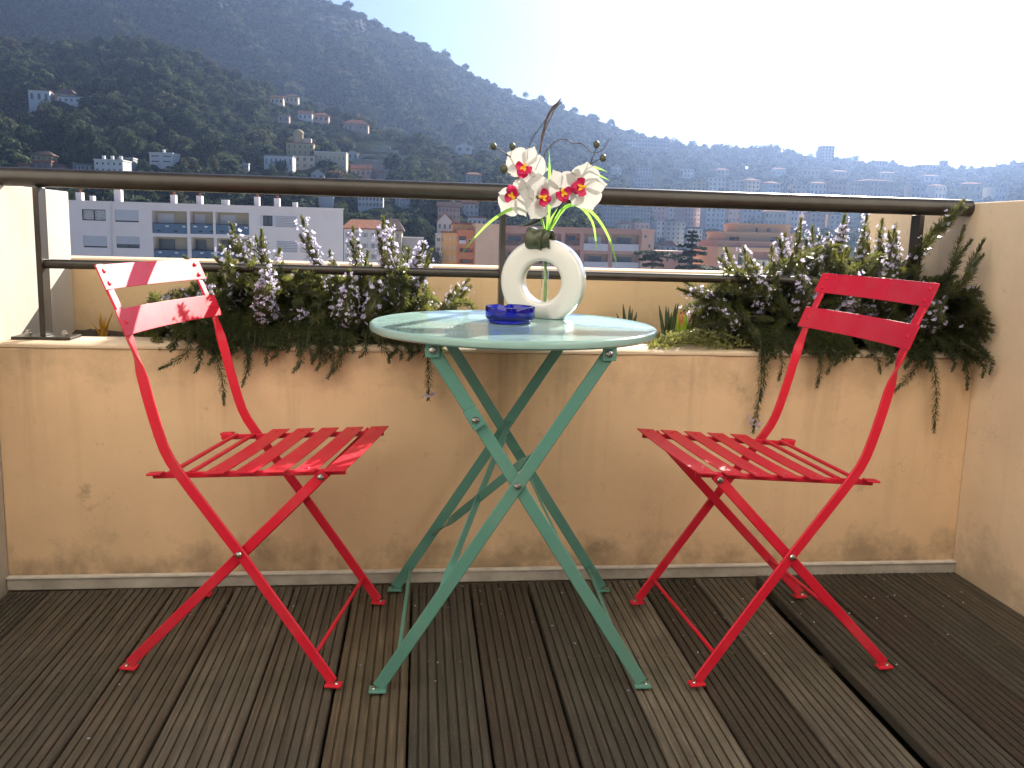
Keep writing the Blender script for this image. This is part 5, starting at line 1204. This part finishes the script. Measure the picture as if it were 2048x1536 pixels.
M_leafs = {'dark': leafmat('dark_tree_leaf', (0.022, 0.034, 0.018), (0.055, 0.070, 0.032), 'same', 0.25, 0.6, 1.0), 'olive': leafmat('olive_tree_leaf', (0.07, 0.075, 0.05), (0.14, 0.14, 0.085), 'same', 0.3, 0.6, 1.0), 'rust': leafmat('rust_tree_leaf', (0.13, 0.06, 0.035), (0.22, 0.10, 0.05), 'same', 0.3, 0.7, 1.0), 'gold': leafmat('gold_tree_leaf', (0.14, 0.12, 0.035), (0.24, 0.19, 0.05), 'same', 0.35, 0.7, 1.0)}
def tree(label, px, yt, yb, wpx, Y, tone='dark', k=0, name='tree', group='trees between the buildings', seedling=0, n=2600):
    p = at(px, yb, Y); top = at(px, yt, Y).z; r = (at(px+wpx/2, yb, Y).x-at(px-wpx/2, yb, Y).x)/2; h = top-p.z
    sh = [(1, 1, 0.85), (1.05, 0.95, 0.65), (0.9, 0.95, 1.05), (1.1, 1.1, 0.5), (0.8, 0.8, 1.5)][k]
    e = tag(empty(name, (p.x, p.y, p.z-5)), label, 'tree', group)
    c = link('crown', crown_mesh('crown', n, sh, 100+seedling, 0.085), M_leafs[tone], e); cz = h*0.95/(sh[2]*1.75); c.scale = (r/sh[0]*0.98, r/sh[0]*0.98, cz); c.location = (0, 0, 5)
    t = MB().tube([(0, 0, -8), (0.1*r, 0, 3), (0, 0, 5+h*0.35), (0.05*r, 0, 5+h*0.8)], [r*0.12, r*0.09, r*0.07, r*0.02], 8)
    for q in range(5):
        a = q*1.3+seedling; t.tube([(0, 0, 5+h*(0.15+0.08*q)), (math.cos(a)*r*0.35, math.sin(a)*r*0.35, 5+h*(0.35+0.08*q)), (math.cos(a)*r*0.65, math.sin(a)*r*0.65, 5+h*(0.42+0.08*q))], [r*0.045, r*0.03, r*0.012], 6)
    t.build('trunk', M_trunk, e, smooth=True); return e
for q in (('dark round tree left of the white low garage, behind the rosemary tip', 812, 420, 468, 46, 260, 'dark', 0), ('dark broad tree between the red roofs and the dull red building', 846, 414, 470, 52, 280, 'dark', 1), ('rust-coloured tree just below the handrail left of the dull red building', 828, 398, 440, 28, 300, 'rust', 2), ('dark tree directly above the red hip roofs', 740, 418, 462, 56, 270, 'dark', 0), ('dark tree between the grey block and the red hip roofs', 700, 420, 460, 40, 265, 'dark', 2),
          ('yellow-green tree just below the handrail over the gridded building', 752, 404, 425, 42, 285, 'gold', 1), ('olive-grey tree at the left foot of the ochre building', 864, 484, 545, 46, 150, 'olive', 0), ('greyish tree right of the garage, lower than the olive tree', 832, 474, 520, 36, 190, 'olive', 2), ('dark tree rising behind the roof of the grey block at its right end', 676, 398, 440, 34, 230, 'dark', 1), ('grey-green tree left of the dull red building', 868, 424, 470, 36, 255, 'olive', 0), ('dark small tree behind the chimneys of the grey block', 455, 388, 430, 50, 210, 'dark', 1), ('dark bush-like tree behind the leftmost chimneys', 270, 385, 420, 80, 200, 'dark', 3), ('rusty tree behind the middle chimneys of the grey block', 365, 392, 425, 60, 215, 'rust', 1)):
    tree(*q[:8], seedling=len(q[0]))
for q in (('lone round pine standing out on the mountain skyline', 888, 92, 118, 15, 1000, 'dark', 2), ('round pine on the skyline right of the lone pine', 1050, 178, 198, 20, 1030, 'dark', 0), ('big round pine at the right end of the long ridge building', 1349, 268, 302, 36, 1110, 'dark', 0), ('feathery tree on the ridge right of the big round pine', 1384, 275, 300, 26, 1115, 'dark', 1), ('broad umbrella pine, left of two on the right ridge', 1440, 282, 308, 62, 1120, 'dark', 3), ('broad umbrella pine, right of two on the right ridge', 1530, 284, 312, 62, 1130, 'dark', 3),
          ('slim cypress left of the tower block, the nearer one', 1632, 290, 324, 9, 1180, 'dark', 4), ('slim cypress on the skyline right of the umbrella pines', 1567, 288, 310, 6, 1170, 'dark', 4), ('small pine just left of the tower block cypress', 1620, 297, 325, 18, 1185, 'dark', 2), ('round tree on the skyline right of the tower block', 1708, 299, 336, 24, 1200, 'dark', 2)):
    tree(*q[:8], name='skyline_tree', group='trees on the skyline', seedling=len(q[0]), n=1400)
# cedar: a straight trunk and flat, ragged tiers
def cedar(label, Y, base, tiers, seedling, trunk=True):
    r = np.random.default_rng(seedling); b = at(*base, Y); e = tag(empty('cedar_tree', (b.x, b.y, b.z-9)), label, 'tree', 'dark cedars in the middle distance'); V = []
    t = MB(); tp = at(tiers[0][0], tiers[0][1], Y)-b+Vector((0, 0, 9))
    t.tube([(0, 0, 0), (tp.x*0.3, 0, tp.z*0.4), (tp.x*0.8, 0, tp.z*0.8), tuple(tp)], [0.34, 0.27, 0.14, 0.03], 8)
    for (px, py, wl, wr, th) in tiers:
        c = at(px, py, Y)-b+Vector((0, 0, 9)); n = int((wl+wr)*46)
        s = Y/F_PX
        for side, w in ((-1, wl), (1, wr)):
            t.tube([(tp.x*0.5, 0, c.z-0.4), (c.x+side*w*s*0.5, 0.2, c.z-0.05), (c.x+side*w*s*0.95, 0.1, c.z-0.05)], [0.10, 0.06, 0.02], 5)
        u = r.uniform(-wl, wr, n)*s; q = (u > 0)*wr*s+(u <= 0)*wl*s; dd = r.normal(0, 0.36, n)*np.sqrt(np.maximum(0.05, 1-(u/q)**2))*q.max()
        P = np.stack([c.x+u, dd, c.z+r.normal(0, 0.19*th*s, n)+0.05*np.sin(u*7)-0.16*np.abs(u)*r.uniform(0.5, 1.1, n)], 1)
        a = unit(r.normal(0, 1, (n, 3))*np.array([1, 1, 0.35])); bb = unit(np.cross(a, r.normal(0, 1, (n, 3)))); L = r.uniform(0.09, 0.20, (n, 1))
        V.append(np.stack([P-a*L, P+bb*L*0.35, P+a*L, P-bb*L*0.35], 1).reshape(-1, 3))
    V = np.concatenate(V); link('crown', npmesh('crown', V, np.arange(len(V)).reshape(-1, 4)), M_leafs['dark'], e); t.build('trunk', M_trunk, e, smooth=True)
cedar('dark tiered cedar in front of the hazy town, right of the brown block', 112, (1384, 545), [(1384, 463, 7, 9, 5), (1385, 471, 16, 12, 5), (1383, 479, 9, 18, 5), (1382, 489, 27, 10, 5), (1384, 493, 10, 30, 5), (1381, 503, 14, 33, 5), (1380, 508, 36, 10, 5), (1384, 520, 28, 22, 6), (1392, 533, 42, 48, 10)], 5)
cedar('low spreading dark cedar left of the tall tiered cedar', 116, (1312, 545), [(1304, 503, 36, 44, 5), (1316, 510, 30, 62, 5), (1300, 517, 22, 26, 5), (1308, 528, 24, 20, 7)], 8)

# ------------------------------------------------------------------ haze
hz, n, b, o = _nodes('haze_air'); n.nodes.remove(b)
pv = n.nodes.new('ShaderNodeVolumePrincipled'); pv.inputs['Color'].default_value = (0.29, 0.41, 0.70, 1); pv.inputs['Density'].default_value = 0.00021; pv.inputs['Anisotropy'].default_value = 0.53
try: pv.inputs['Density Attribute'].default_value = ''
except Exception: pass
n.links.new(pv.outputs[0], o.inputs['Volume'])
try: hz.cycles.homogeneous_volume = True
except Exception: pass
tag(MB().box((-2600, -30, -19), (3200, 1750, 470)).build('haze', hz), kind='stuff')
